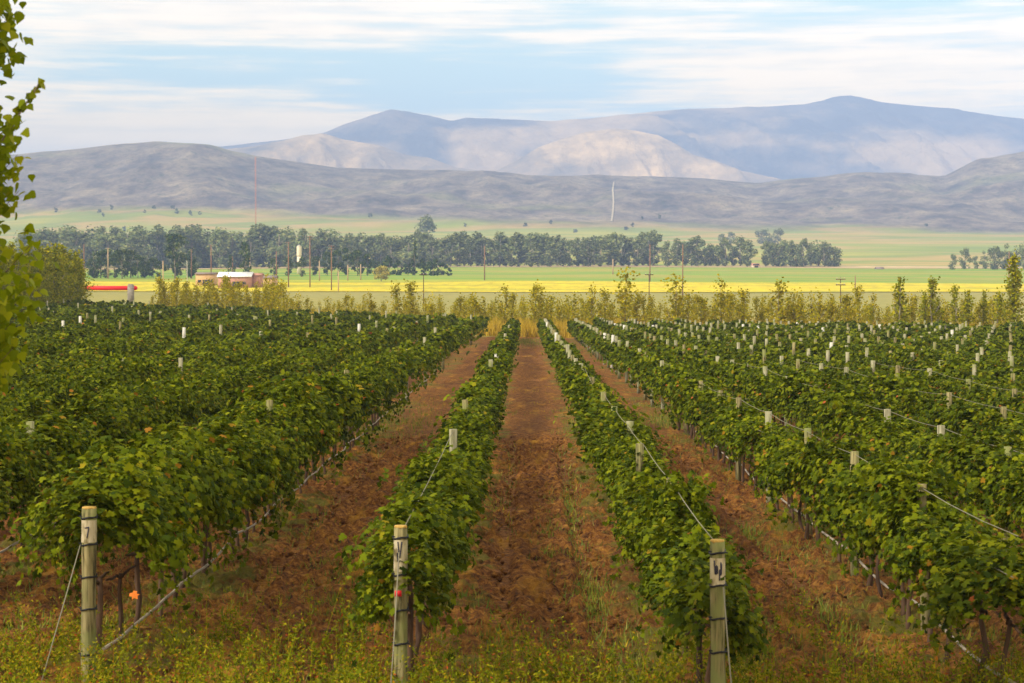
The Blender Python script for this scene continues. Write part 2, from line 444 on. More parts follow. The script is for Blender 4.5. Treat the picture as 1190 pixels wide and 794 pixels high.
def strip(name, y0, y1, m, off, wob=0.0, x0=-1, x1=1):
    ys_ = np.linspace(y0, y1, 14); nx = 90
    V, Fq = grid(lambda u, y: (x0+(u+1)/2*(x1-x0))*(60+y*.42), ys_, nx, off)
    V[:nx, 1] += (fbm(V[:nx, 0]*.02, V[:nx, 0]*0+3, 3)-.5)*wob
    V[-nx:, 1] += (fbm(V[-nx:, 0]*.02, V[-nx:, 0]*0+8, 3)-.5)*wob
    V[:, 2] = ground_z(V[:, 0], V[:, 1])+off
    return tag(link(name, new_mesh(name, V, [Fq], m, True)), kind='structure')
strip('olive_field', 250, 637, M['dull'], .15, 10)
strip('flower_field', 632, 792, M['flower'], .35, 8)
M['verge'] = mat('dry_verge_grass', lambda t: ramp(t, noise(t, pos(t), .1, 4, .7), [(.3, (.26, .20, .08)), (.7, (.50, .36, .20))]), .95)
strip('dry_verge', 1262, 1340, M['verge'], .3, 14)
strip('green_field', 788, 1265, M['greenf'], .15, 20)

# fine tilled soil in the near lanes, with ruts and clods
xs = np.arange(-11, 15, .065); ysn = np.arange(11, 62, .085)
XX, YY = np.meshgrid(xs, ysn)
d = np.min([abs(XX-r) for r in ROWX_NEAR], axis=0)
lump = (fbm(XX*5.2, YY*3.2, 4, .75)-.5)*.42+(ridged(XX*1.7, YY*.9, 3)-.6)*.09
rut = -.11*np.exp(-((d-.95)/.15)**2)+.04*np.exp(-((d-1.2)/.1)**2)+.05*np.exp(-(d/.45)**2)
edge = np.minimum(np.minimum(sstep(XX, -11, -10), sstep(-XX, -15, -14)), np.minimum(sstep(YY, 11, 12), sstep(-YY, -62, -52)))
ZZ = ground_z(XX, YY)+.012+(lump+rut+.03)*edge
nx = len(xs); i = np.arange(len(ysn)-1)[:, None]*nx+np.arange(nx-1)[None]
soil = link('tilled_soil', new_mesh('tilled_soil', np.stack([XX, YY, ZZ], -1).reshape(-1, 3), [np.stack([i, i+1, i+nx+1, i+nx], -1).reshape(-1, 4)], M['soil'], False))
tag(soil, kind='structure')

# ------------------------------------------------------------------ mountains behind
def mtn_mat(c0, c1, c2, n_, sun_patch=0.0):
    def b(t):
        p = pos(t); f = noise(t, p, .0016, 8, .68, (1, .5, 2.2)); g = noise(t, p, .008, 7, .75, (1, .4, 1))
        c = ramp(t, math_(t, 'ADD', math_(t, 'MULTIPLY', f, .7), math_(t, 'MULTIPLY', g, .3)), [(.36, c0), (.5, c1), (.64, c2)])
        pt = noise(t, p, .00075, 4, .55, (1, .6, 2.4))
        c = mixc(t, math_(t, 'MULTIPLY', smooth(t, pt, .50, .60), sun_patch), c, mixc(t, g, (.20, .14, .07), (.85, .58, .26)))  # sunlight on the far slopes, painted as tan patches in the base colour
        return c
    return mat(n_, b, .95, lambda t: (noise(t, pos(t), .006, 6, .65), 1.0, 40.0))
def range_(name, xs_, ys_, Yc, half, z0, m, relief, seed, nx=520, ny=170, cols=(-1.0, 1.0)):
    uu = np.linspace(xs_[0], xs_[-1], nx); tt = np.linspace(-1, .6, ny)
    U, T = np.meshgrid(uu, tt)
    YY = Yc+T*half
    XX = (U-VX)/F*Yc*(1+.35*T*half/Yc)
    crest = H+(VY-np.interp(U, xs_, ys_))/F*Yc
    k = np.ones(9)/9
    s = np.clip(1-abs(T)**1.25, 0, 1)
    s = np.where(T < 0, (1-sstep(-T, 0, 1)), 1-sstep(T, 0, .9))
    rel = (ridged(XX*.0017+seed+YY*.0006, YY*.0005+seed*2, 7, .6)-.76)*relief*np.sin(np.pi*np.clip(T+1, 0, 1))**1.5
    rel = np.where(T < 0, rel, 0)
    ZZ = z0+(np.maximum(crest, z0)-z0)*s+rel*np.clip((crest-z0)/300, 0, 1)
    i = np.arange(ny-1)[:, None]*nx+np.arange(nx-1)[None]
    Fq = np.stack([i, i+1, i+nx+1, i+nx], -1).reshape(-1, 4)
    o = link(name, new_mesh(name, np.stack([XX, YY, ZZ], -1).reshape(-1, 3), [Fq], m, True))
    return tag(o, kind='structure')
mA = mtn_mat((.014, .020, .032), (.05, .055, .06), (.24, .18, .12), "mountain_scrub_sunlit", .75)  # bluish-dark scrub, with painted sunlit tan mixed in
mB = mtn_mat((.08, .07, .05), (.36, .25, .12), (.85, .58, .26), 'sunlit_mountain_grass')  # tan grass, brightened so the spur's sunlit look sits in its colour
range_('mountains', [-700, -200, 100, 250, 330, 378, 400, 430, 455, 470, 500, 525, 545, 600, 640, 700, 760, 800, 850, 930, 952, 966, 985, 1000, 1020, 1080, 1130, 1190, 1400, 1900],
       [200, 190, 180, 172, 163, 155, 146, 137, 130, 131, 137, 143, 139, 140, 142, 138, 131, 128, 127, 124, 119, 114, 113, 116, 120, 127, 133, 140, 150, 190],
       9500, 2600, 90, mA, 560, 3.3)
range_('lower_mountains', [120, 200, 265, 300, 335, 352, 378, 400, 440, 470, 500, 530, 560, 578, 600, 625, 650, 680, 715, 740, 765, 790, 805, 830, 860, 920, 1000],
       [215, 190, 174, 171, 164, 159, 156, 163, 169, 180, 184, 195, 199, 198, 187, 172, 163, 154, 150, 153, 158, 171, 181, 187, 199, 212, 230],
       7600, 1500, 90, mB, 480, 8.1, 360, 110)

# the air: haze box
hz = MB(); hz.box((0, 6500, 515), (16000, 14300, 1050))
# ground lies at z >= -1: the box bottom is at -10
m = bpy.data.materials.new('haze_air'); m.use_nodes = True; t = m.node_tree; t.nodes.clear()
pv = t.nodes.new('ShaderNodeVolumePrincipled'); pv.inputs['Color'].default_value = (.40, .56, 1.0, 1)
pv.inputs['Density'].default_value = 1.6e-4; pv.inputs['Anisotropy'].default_value = -0.3
mo = t.nodes.new('ShaderNodeOutputMaterial'); t.links.new(pv.outputs[0], mo.inputs['Volume'])
haze = hz.build('haze', m); tag(haze, kind='stuff')

# ------------------------------------------------------------------ words for labels
ONES = ['', 'first', 'second', 'third', 'fourth', 'fifth', 'sixth', 'seventh', 'eighth', 'ninth', 'tenth', 'eleventh', 'twelfth', 'thirteenth', 'fourteenth', 'fifteenth', 'sixteenth', 'seventeenth', 'eighteenth', 'nineteenth']
TENS = ['', '', 'twenty', 'thirty', 'forty', 'fifty', 'sixty', 'seventy', 'eighty', 'ninety', 'hundred']
TTH = ['', '', 'twentieth', 'thirtieth', 'fortieth', 'fiftieth', 'sixtieth', 'seventieth', 'eightieth', 'ninetieth', 'hundredth']
def ordinal(n):
    if n < 20: return ONES[n]
    if n < 110: return TTH[n//10] if n % 10 == 0 else TENS[n//10]+'-'+ONES[n % 10]
    return 'hundred-and-'+ordinal(n-100)

# ------------------------------------------------------------------ vines
ROWS = [('A', ROW_A, 'row behind the lower-left end post', 21.1), ('B', ROW_B, 'row behind the middle end post', 19.6), ('C', ROW_C, 'row behind the lower-right end post', 18.5)]
for k, x in enumerate(RIGHT): ROWS.append(('R%d' % k, x, '%s row right of the lower-right end post' % ordinal(k+1), 19.2+.0*k))
for k, x in enumerate(LEFT): ROWS.append(('L%d' % k, x, '%s row left of the lower-left end post' % ordinal(k+1), 21.5))
def vigour(x, y): return .84+.34*float(vnoise(np.array([x*1.7+50]), np.array([y*.21+9]))[0])
def row_end(x): return 200-1.0*x*(x < 0)*1.0-(.67*x if x > 0 else 0)
def lushness(x): return 1.0 if x < -3 else (0.45 if x > 3 else 0.0)

def foliage_points(n, top, w, L, seed, bottom=.62):
    """leaf positions and normals of one vine: shoots that rise from the cordon and arch over, plus fill"""
    r = np.random.default_rng(seed)
    P = []; N = []
    ns = 17; per = int(n*.50/ns)
    for s in range(ns):
        y0 = r.uniform(-.5, .5)*L; side = r.choice([-1, 1]); a = r.uniform(.15, 1.0)
        tt = r.uniform(.12, 1.0, per)**.8
        htop = (top-1.0)*r.uniform(.65, 1.08)
        up = 1.0+htop*np.sin(np.pi*np.clip(tt*(.5+.62*a), 0, 1))
        up = up-np.clip(tt-.6, 0, 1)*a*r.uniform(.2, 1.5)
        ax = side*w*a*tt**1.1*r.uniform(.8, 1.12)
        yy = y0+r.normal()*.22*tt
        p = np.stack([ax, np.broadcast_to(yy, tt.shape), up], 1)+r.normal(size=(per, 3))*.055
        P.append(p)
    nf = n-ns*per; ncl = int(nf*.62)
    zc = (bottom+.2+top)/2; hh = (top-bottom-.2)/2
    for c in range(9):
        th = r.uniform(-.1*np.pi, 1.1*np.pi); k = ncl//9
        cc = np.array([np.cos(th)*w*.72, r.uniform(-.5, .5)*L, zc+np.sin(th)*hh*.8])
        d = r.normal(size=(k, 3)); d /= np.linalg.norm(d, axis=1, keepdims=True)
        P.append(cc+d*r.uniform(.10, .24, (k, 1)))
    for c in range(5):                                  # long shoots that stand out of the leaves
        k = 14; t = np.linspace(0, 1, k); sd = r.choice([-1, 1]); dz = r.uniform(.05, .42)
        ln = r.uniform(.1, .55)
        P.append(np.stack([sd*(w*.35+ln*t), r.uniform(-.5, .5)*L+r.normal()*.3*t, top-.30+dz*np.sin(t*2.2)-.2*t*t], 1)+r.normal(size=(k, 3))*.03)
    nf -= ncl
    th = r.uniform(-.15*np.pi, 1.15*np.pi, nf); rr = np.sqrt(r.uniform(.1, .8, nf))
    p = np.stack([np.cos(th)*rr*w*.8, r.uniform(-.55, .55, nf)*L, zc+np.sin(th)*rr*hh*.9], 1)
    P.append(p); P = np.concatenate(P)
    P[:, 2] = np.maximum(P[:, 2], bottom-.15+r.uniform(0, .3, len(P)))
    C = np.array([0, 0, zc-.15])
    N = (P-C)*np.array([1.0, .25, 1.1]); N /= np.linalg.norm(N, axis=1, keepdims=True)+1e-6
    N = N+np.array([0, -.15, .35])+r.normal(size=N.shape)*.6
    return P, N

def vine_mesh(kind, seed, n, tpl, size):
    top, w, bot = {'lush': (2.15, 1.02, .55), 'trim': (1.68, .53, .12), 'mid': (1.76, .72, .45)}[kind]
    P, N = foliage_points(n, top, w, 1.25, seed, bot)
    up = np.cross(N, rng.normal(size=N.shape))*.8+np.array([0, 0, -1.0])
    V, T = scatter(tpl, P, N, rng.uniform(.75, 1.25, len(P))*size, up=-up)
    return new_mesh('foliage', V, [T], M['vine'])
def trunk_mesh(seed):
    r = np.random.default_rng(seed); b = MB()
    z = np.linspace(-.05, 1.0, 7); P = np.stack([np.cumsum(r.normal(size=7)*.018), np.cumsum(r.normal(size=7)*.022), z], 1)
    b.tube(P, np.linspace(.040, .024, 7)*r.uniform(.8, 1.1), 7, jitter=.25)
    for s in (-1, 1):
        Q = np.stack([np.full(5, P[-1, 0])+r.normal(size=5)*.012, P[-1, 1]+s*np.linspace(0, .6, 5), 1.0-.04*np.abs(np.linspace(-1, 0, 5))**2+r.normal(size=5)*.012], 1)
        b.tube(Q, np.linspace(.022, .012, 5), 6)
    return b.mesh('trunk', M['bark'], True)
VM = {k: [vine_mesh(k, 100+i, n, G_, .086) for i in range(5)] for k, n in (('lush', 2200), ('trim', 1300), ('mid', 1650))}
VM2 = {k: [vine_mesh(k, 200+i, n, S_, .112) for i in range(5)] for k, n in (('lush', 1150), ('trim', 700), ('mid', 900))}
TM = [trunk_mesh(i) for i in range(8)]
def visible(x, y, m=1.5):
    u = VX+F*x/max(y, 1); return -F*m/y < u < 1190+F*m/y
allv = []
SP = 1.12
for code, rx, desc, y0 in ROWS:
    y = y0+.65; k = 0; kind = 'lush' if rx < -3 else ('trim' if rx < 4 else 'mid')
    while y < row_end(rx):
        if visible(rx, y, 1.3 if rx<0 else 1.0) and not (y > 26 and random.random() < .03):
            k += 1
            allv.append((math.hypot(rx, y), rx+random.gauss(0, .05), y+random.gauss(0, .1), code, desc, k, kind))
        y += SP
allv.sort(); rx_of = {r_[0]: r_[1] for r_ in ROWS}
near = allv[:300]; far = allv[300:]
for dist, x, y, code, desc, k, kind in near:
    s = random.uniform(.90, 1.08)
    kk = k
    lab = 'leafy vine, %s from the near end, %s' % (ordinal(kk), desc)
    if random.random() < .0: pass
    e = empty('grapevine', lab, 'vine', (x, y, float(ground_z(x, y))), random.uniform(-.2, .2)+(math.pi if random.random() < .5 else 0), 'grapevines in rows', (s*random.uniform(.82, 1.18), random.uniform(.95, 1.12), s*random.uniform(.92, 1.06)*vigour(rx_of[code], y)))
    if code == 'C' and 20 <= k <= 25: e.scale.x *= 1.35
    ms = VM if dist < 42 else VM2
    link('foliage', random.choice(ms[kind]), e)
    link('trunk', random.choice(TM), e)
    if code == 'A' and k == 1:
        o = MB(); V, T = scatter(G_, np.array([[.0, 0, 0.]]), np.array([[.2, -1, .4]]), np.array([.09])); o.add(V, T=T)
        c = math.cos(-e.rotation_euler.z); sn = math.sin(-e.rotation_euler.z)
        lf = link('autumn_leaf', o.mesh('autumn_leaf', M['orange_leaf'])); lf['label'] = 'orange autumn leaf hanging low beside the end post'
        dx, dy = -4.47-x, -.72
        lf.parent = e; lf.location = (c*dx-sn*dy, sn*dx+c*dy, .93)
    if code == 'A' and k in (4, 5):
        o = MB()
        for q in range(3):
            V, T = scatter(G_, np.array([[random.uniform(-.15, .15), random.uniform(-.12, .12), random.uniform(-.1, .12)]]), np.array([[.3, -.8, .9]]), np.array([.095])); o.add(V, T=T)
        lf = link('autumn_leaves', o.mesh('autumn_leaves', M['orange_leaf'])); lf['label'] = 'cluster of orange autumn leaves on top'
        lf.parent = e; lf.location = (0, 0, 2.12)
# the thousands beyond: one object
for nm, lo, hi, nl, sz, tp in (('distant_vines', 0, 1e9, 0, 0, None),):
    Vs = []; Ts = []; off = 0
    trunks = MB()
    proto = {}
    for kind in ('lush', 'trim', 'mid'):
        top, w, bot = {'lush': (2.12, .98, .62), 'trim': (1.70, .60, .42), 'mid': (1.76, .76, .50)}[kind]
        proto[kind] = [[foliage_points(n_, top, w, 1.25, 300+i, bot) for i in range(6)] for n_ in (260, 120, 60)]
    for dist, x, y, code, desc, k, kind in far:
        lod = 0 if dist < 95 else (1 if dist < 150 else 2)
        P, N = random.choice(proto[kind][lod])
        sgn = random.choice([-1, 1])
        s = random.uniform(.88, 1.08)
        P2 = P*np.array([sgn*s, sgn, s*vigour(rx_of[code], y)])+np.array([x, y, float(ground_z(x, y))])
        N2 = N*np.array([sgn, sgn, 1])
        V, T = scatter(S_ if lod == 0 else Q_, P2, N2, (.165, .25, .36)[lod]*rng.uniform(.75, 1.25, len(P2)))
        Vs.append(V); Ts.append(T+off); off += len(V)
    o = link('distant_vines', new_mesh('distant_vines', np.concatenate(Vs), [np.concatenate(Ts)], M['vine']))
    tag(o, 'far green vines merging into one leafy mass', 'vines', kind='stuff')

# ------------------------------------------------------------------ end posts with bands, painted panel and guy wire
def end_post(px, Yd, hp, label, rad, marks, tilt, bandz, guy, panel=(.14, .39), half=False):
    x = (px-VX)/F*Yd; z0 = float(ground_z(x, Yd))
    e = empty('end_post', label, 'post', (x, Yd, z0), random.uniform(-.3, .3)*0, 'banded wooden end posts')
    b = MB()
    zz = np.linspace(-.1, hp-.012, 9)
    P = np.stack([tilt*zz, zz*0, zz], 1)
    b.tube(P, rad*(1+.03*np.sin(zz*5)), 18, jitter=.035)
    b.build('shaft', M['post'], e, True)
    c = MB(); c.tube(np.array([(tilt*hp, 0, hp-.02), (tilt*hp, 0, hp+.004)]), [rad*.99, rad*.93], 18, jitter=.03); c.build('cut_top', M['cut_wood'], e)
    for zb in bandz:
        c = MB(); th = np.linspace(0, 2*math.pi, 25)
        c.tube(np.stack([tilt*zb+np.cos(th)*rad*1.05, np.sin(th)*rad*1.05, zb+.012*np.sin(th+1)+.006*np.sin(3*th)], 1), .011, 6, cap=False)
        c.tube(np.array([(tilt*zb-rad*1.3, -rad*.5, zb+.01), (tilt*zb+rad*1.35, -rad*.55, zb-.004)]), .007, 5)
        c.build('band', M['black'], e, True)
    # painted panel: a curved sheet that hugs the front
    z1, z2 = hp-panel[1], hp-panel[0]
    V = []; n = 13
    for zc in np.linspace(z1, z2, 5):
        for k in range(n):
            a = -math.pi/2+(k/(n-1)-.5)*math.pi*.92
            V.append((tilt*zc+math.cos(a)*rad*1.055, math.sin(a)*rad*1.055, zc))
    Q = [(j*n+k, j*n+k+1, (j+1)*n+k+1, (j+1)*n+k) for j in range(4) for k in range(n-1)]
    pn = link('painted_panel', new_mesh('painted_panel', V, [Q], M['panel'], True), e)
    m_ = MB()
    for (x0, y0, x1, y1) in marks:       # strokes on the panel, in panel units (-1..1, 0..1)
        pts = []
        for s in np.linspace(0, 1, 6):
            u = x0+(x1-x0)*s; v = y0+(y1-y0)*s; a = -math.pi/2+u*.8; zc = z1+(z2-z1)*v
            pts.append((tilt*zc+math.cos(a)*rad*1.09, math.sin(a)*rad*1.09, zc))
        m_.tube(np.array(pts), .007, 5)
    m_.build('painted_mark', M['ink'], pn)
    return e, x, z0
A_, ax, az = end_post(99, 21.1, 2.02, 'tall banded wooden end post with a dark 7-shaped mark, at lower left', .082,
     [(-.42, .66, .22, .70), (.22, .70, -.06, .22)], .012, [1.91, 1.61, 1.245, .885, .37], None)
B_, bx, bz = end_post(465, 19.6, 2.0, 'short-looking banded end post with V mark and red tag, in the middle foreground', .070,
     [(-.42, .95, -.10, .45), (.28, .95, -.06, .45), (-.50, .60, -.44, .34)], 0, [1.885, 1.50, 1.13, .78], None, (.14, .47))
C_, cx, cz = end_post(836, 18.5, 2.0, 'banded end post with small black strokes on its whitewashed panel, at lower right', .072,
     [(-.62, .92, -.50, .42), (-.38, .72, -.32, .42), (-.14, .72, -.10, .45), (-.36, .72, -.16, .74), (.42, .86, .40, .38), (.55, .80, .50, .42), (.22, .60, .18, .2)], -.008, [1.885, 1.565, 1.24, .91], None, (.17, .44))
t_ = MB(); t_.box((0.0, 0, 0), (.07, .012, .06)); rt = t_.build('red_tag', M['redtape'], B_); rt.location = (-.02, -.1, 1.31)
def wire(name, pts, r, m, label, cat, group=None, n=5):
    b = MB(); pts = np.array(pts); o0 = pts[0].copy()
    b.tube(pts-o0, r, n, cap=True)
    return tag(b.build(name, m, None, True, loc=tuple(o0)), label, cat, group)
def rel(e, p): return np.array([e.location.x+p[0], e.location.y+p[1], e.location.z+p[2]])
wire('guy_wire', [rel(A_, (-.07, -.04, 1.60)), rel(A_, (-.17, -.55, .9)), rel(A_, (-.30, -1.25, -.02))], .007, M['wire'], 'slanting guy wire tied to the lower-left end post', 'wire', 'guy wires')
wire('guy_wire', [rel(B_, (-.01, -.10, 1.74)), rel(B_, (-.03, -.6, .9)), rel(B_, (-.06, -1.25, -.02))], .007, M['wire'], 'straight guy wire hanging down the front of the middle end post', 'wire', 'guy wires')
wire('guy_wire', [rel(C_, (.035, -.09, 1.55)), rel(C_, (.05, -.5, .9)), rel(C_, (.08, -1.15, -.02))], .007, M['wire'], 'guy wire running down the front of the lower-right end post', 'wire', 'guy wires')

# ------------------------------------------------------------------ posts along the rows
def post_mesh(seed, m, h=2.0, r=.055, cap=False):
    b = MB(); rr = np.random.default_rng(seed); zz = np.linspace(-.1, h, 6)
    P = np.stack([rr.normal(size=6)*.006, rr.normal(size=6)*.006, zz], 1)
    b.tube(P, r*rr.uniform(.93, 1.05, 6), 10, jitter=.05)
    return b.mesh('wooden_post', m, True)
PM = {'wood': [post_mesh(i, M['post'], 2.0, .058) for i in range(4)], 'pale': [post_mesh(10+i, M['pale_post'], 2.0, .062) for i in range(4)],
      'white': [post_mesh(20+i, M['white'], 2.0, .07) for i in range(3)]}
PTXT = {'wood': 'weathered brown post', 'pale': 'pale grey post', 'white': 'whitish post'}
KNOWN = {'A': [], 'B': [(33.4, 'pale'), (43, 'wood'), (70, 'pale'), (76, 'white'), (118, 'pale'), (150, 'pale')],
         'C': [(24.6, 'wood'), (30.2, 'wood'), (35.6, 'pale'), (40.4, 'wood'), (46, 'wood')],
         'R0': [(23.9, 'wood'), (28.7, 'wood'), (33.7, 'wood')], 'R2': [(40.4, 'wood'), (45.6, 'wood'), (50.8, 'pale'), (55.2, 'white')]}
wire_rows = {}
pc = []
for code, rx, desc, y0 in ROWS:
    kl = KNOWN.get(code)
    ys_ = []
    if kl: ys_ += list(kl)
    y = (kl[-1][0] if kl else y0)+5.1
    if code == 'B': y = 999
    while y < row_end(rx)-2:
        k = random.random()
        kind = 'wood' if k < (.55 if y < 60 else .35) else ('pale' if k < .93 or math.hypot(rx, y) < 52 else 'white')
        ys_.append((y+random.gauss(0, .12), kind)); y += 5.1
    k = 0; wp = []
    for yv, kind in ys_:
        if not visible(rx, yv, .2): continue
        left = rx < -3
        if left and random.random() > (.16 if yv > 60 else .2): continue     # hidden in the tall leaves
        k += 1
        zt = 2.0+random.uniform(-.12, .06)*(yv > 45) if not left else random.choice([2.1, 2.25, 2.35])
        if yv > 60: zt += .08+(.0010*(yv-60))
        if left and yv>100: zt += .2
        wp.append((rx, yv, zt)); pc.append((math.hypot(rx, yv), rx, yv, zt, kind, desc, k))
    wire_rows[code] = (rx, wp, desc, y0)
pc.sort()
for dist, x, y, zt, kind, desc, k in pc[:300]:
    o = link('wooden_post', random.choice(PM[kind]), None, (x+random.gauss(0, .03), y, float(ground_z(x, y))), (random.gauss(0, .012), random.gauss(0, .015), random.uniform(0, 6)), (1.0+.0035*dist, 1.0+.0035*dist, zt/2.0))
    tag(o, '%s post, %s from the near end, %s' % (PTXT[kind].split()[0], ordinal(k), desc), 'post', 'posts standing in the vine rows')
if len(pc) > 300:
    b = MB()
    for dist, x, y, zt, kind, desc, k in pc[300:]:
        z = float(ground_z(x, y)); b.tube(np.array([(x, y, z), (x, y, z+zt)]), .095, 5)
    tag(b.build('distant_posts', M['pale_post']), 'far pale posts in the vine rows', 'posts', kind='stuff')

# trellis wires from post to post
for code, (rx, wp, desc, y0) in wire_rows.items():
    if rx < -9 or rx > 14: continue
    start = {'A': None, 'B': rel(B_, (.03, .05, 1.97)), 'C': rel(C_, (-.03, .05, 1.97))}.get(code)
    pts = []
    if code == 'C' or code == 'B':
        pts.append(start)
    tops = [(x, y, z+float(ground_z(x, y))-.05) for x, y, z in wp if y < 75]
    if code == 'B': tops = tops[:1]
    if rx < -3: continue
    if not pts: tops = [(rx, y0, 1.95)]+tops
    pts += [np.array(p) for p in tops]
    full = []
    for a, b_ in zip(pts[:-1], pts[1:]):
        for s in (0, .33, .66): q = a*(1-s)+b_*s; q = q+np.array([0, 0, -.035*math.sin(math.pi*s)]); full.append(q)
    full.append(pts[-1])
    wire('trellis_wire', full, .0055, M['wire'], 'thin grey wire along the post tops, %s' % desc, 'wire', 'trellis wires')
    if code in ('R0', 'R2'):
        wire('trellis_wire', [p+np.array([-.05, 0, -.42]) for p in full], .0055, M['wire'], 'lower grey wire, %s' % desc, 'wire', 'trellis wires')
# drip hoses
def hose(rx, y0, y1, z, label, dx=.10):
    ysn_ = np.arange(y0, y1, .55); r_ = np.random.default_rng(int(abs(rx)*10))
    ph = r_.uniform(0, 6)
    zz = z-.07*np.sin(np.pi*((ysn_-y0) % 5.1)/5.1)+r_.normal(size=len(ysn_))*.008
    P = np.stack([rx+dx+.03*np.sin(ysn_*.9+ph), ysn_, ground_z(ysn_*0+rx, ysn_)+zz], 1)
    wire('drip_hose', P, .019, M['hose'], label, 'hose', 'drip hoses', 7)
hose(ROW_A, 21.1, 95, .40, 'pale grey drip hose strung low under the vines behind the lower-left end post', .12)
hose(LEFT[0], 22, 60, .42, 'pale grey drip hose at the far left edge, above bare soil')
hose(RIGHT[0], 19.4, 60, .36, 'grey drip hose under the vines at the lower right')
b_posts = []

# ------------------------------------------------------------------ trees
def crown_mesh(name, seed, n, h, rad, z0, tpl, size, m, clumps=14, pw=1.0, flat=1.0, top_bias=.0, taper=None):
    """leaf clumps inside an envelope radius(z)"""
    r = np.random.default_rng(seed)
    env = taper or (lambda t: np.sin(np.pi*np.clip(t, .02, .98))**.6)
    P = []; N = []
    for c in range(clumps):
        t = (c+.5)/clumps if clumps > 20 else r.uniform(.05, .95)
        a = r.uniform(0, 2*np.pi); rr = rad*env(t)*r.uniform(.35, .85)
        cc = np.array([math.cos(a)*rr, math.sin(a)*rr, z0+t*(h-z0)])
        cr = rad*r.uniform(.28, .52)*pw
        k = int(n/clumps*r.uniform(.6, 1.4))
        d = r.normal(size=(k, 3)); d /= np.linalg.norm(d, axis=1, keepdims=True)
        q = cc+d*(cr*r.uniform(.55, 1.08, k)[:, None])*np.array([1, 1, flat])
        P.append(q); N.append(d*.8+np.array([0, 0, .35])+r.normal(size=(k, 3))*.45)
    P = np.concatenate(P); N = np.concatenate(N)
    V, T = scatter(tpl, P, N, size*r.uniform(.7, 1.3, len(P)))
    return new_mesh(name, V, [T], m)
def trunk_tree(seed, h, r0, m, limbs=4, spread=.25, z1=.85, n=6):
    r = np.random.default_rng(seed); b = MB()
    z = np.linspace(-.3, h*z1, 7); P = np.stack([np.cumsum(r.normal(size=7)*h*.008), np.cumsum(r.normal(size=7)*h*.008), z], 1)
    b.tube(P, np.linspace(r0, r0*.25, 7), n)
    for i in range(limbs):
        t = r.uniform(.3, .8); a = r.uniform(0, 6.28); p0 = P[int(t*6)]
        L = h*spread*r.uniform(.6, 1.1)
        Q = np.array([p0, p0+np.array([math.cos(a)*L*.5, math.sin(a)*L*.5, L*.6]), p0+np.array([math.cos(a)*L*.8, math.sin(a)*L*.8, L*1.3])])
        b.tube(Q, [r0*.4, r0*.25, r0*.1], 5)
    return b.mesh('trunk', m, True)
cols_env = lambda t: np.clip(np.where(t < .25, .55+t*1.8, 1.0-(t-.25)*1.15), .06, 1)
def plume(name, seed, n, h, rad, z0, tpl, size, m, twigs=26, lift=1.5):
    r = np.random.default_rng(seed); P = []; N = []
    for i in range(twigs):
        t0 = r.uniform(0, .92)**1.1; a = r.uniform(0, 6.28); L = rad*(1.15-t0)*r.uniform(.5, 1.25)
        k = int(n/twigs*r.uniform(.5, 1.5))
        s_ = r.uniform(0, 1, k)
        zz = z0+t0*(h-z0)+s_*L*lift*1.3
        P.append(np.stack([np.cos(a)*L*s_**.7, np.sin(a)*L*s_**.7, np.minimum(zz, h*1.02)], 1)+r.normal(size=(k, 3))*np.array([.10, .10, .14])*rad*1.4)
        N.append(r.normal(size=(k, 3))+np.array([0, -.3, .2]))
    k = n//8; t = r.uniform(0, 1, k)
    P.append(np.stack([r.normal(size=k)*.05*rad, r.normal(size=k)*.05*rad, z0+t*(h-z0)], 1)); N.append(r.normal(size=(k, 3)))
    P = np.concatenate(P); N = np.concatenate(N)
    V, T = scatter(tpl, P, N, size*r.uniform(.6, 1.3, len(P)))
    return new_mesh(name, V, [T], m)
YP = [(plume('crown', 400+i, 620, 4.0, .95, .05, Q_, .16, M['young_poplar']), trunk_tree(400+i, 4.0, .035, M['trunk'], 5, .18)) for i in range(6)]
YG = [(plume('crown', 420+i, 650, 4.0, .62, .15, Q_, .15, M['dark_poplar'], 34), trunk_tree(420+i, 4.0, .05, M['trunk'], 5, .18)) for i in range(5)]
DP = [(plume('crown', 440+i, 1500, 8.0, 1.35, .3, Q_, .24, M['dark_poplar'], 50), trunk_tree(440+i, 8.0, .10, M['trunk'], 6, .15)) for i in range(5)]
EU = [(crown_mesh('crown', 460+i, 1500, 22, 5.0, 2.2, S_, 1.0, M['euca'], 22, .95, 1.1), trunk_tree(460+i, 22, .42, M['pale_trunk'], 6, .22)) for i in range(7)]
RT = [(crown_mesh('crown', 480+i, 1100, 14, 5.4, .3, S_, .8, M['euca'], 20, .95, .85), trunk_tree(480+i, 14, .4, M['trunk'], 4, .2)) for i in range(6)]
CO = [(crown_mesh('crown', 500+i, 900, 14, 5.0, .8, S_, .8, M['conifer'], 20, .8, .8), trunk_tree(500+i, 14, .35, M['trunk'], 4, .2)) for i in range(6)]
PI_ = [(crown_mesh('crown', 520+i, 900, 14, 5.2, 1.0, S_, .75, M['conifer'], 24, .62, .55, taper=lambda t: np.clip(1.05-t*.85, .1, 1)), trunk_tree(520+i, 14, .35, M['trunk'], 4, .2)) for i in range(2)]
CY = [(crown_mesh('crown', 530, 800, 14, 1.9, .3, S_, .6, M['conifer'], 26, .7, 1.5, taper=cols_env), trunk_tree(530, 14, .3, M['trunk'], 3, .1))]
BU = [(crown_mesh('crown', 540+i, 700, 5, 5.2, .2, S_, .55, M['yellow_bush'], 16, .75, .5, taper=lambda t: np.clip(1.1-t*.8, .2, 1)), trunk_tree(540+i, 4.5, .2, M['trunk'], 5, .3)) for i in range(1)]
SH = [(crown_mesh('crown', 550+i, 260, 5, 3.0, .2, S_, .9, M['conifer'], 8, .9, .8), trunk_tree(550+i, 4, .2, M['trunk'], 3, .2)) for i in range(4)]
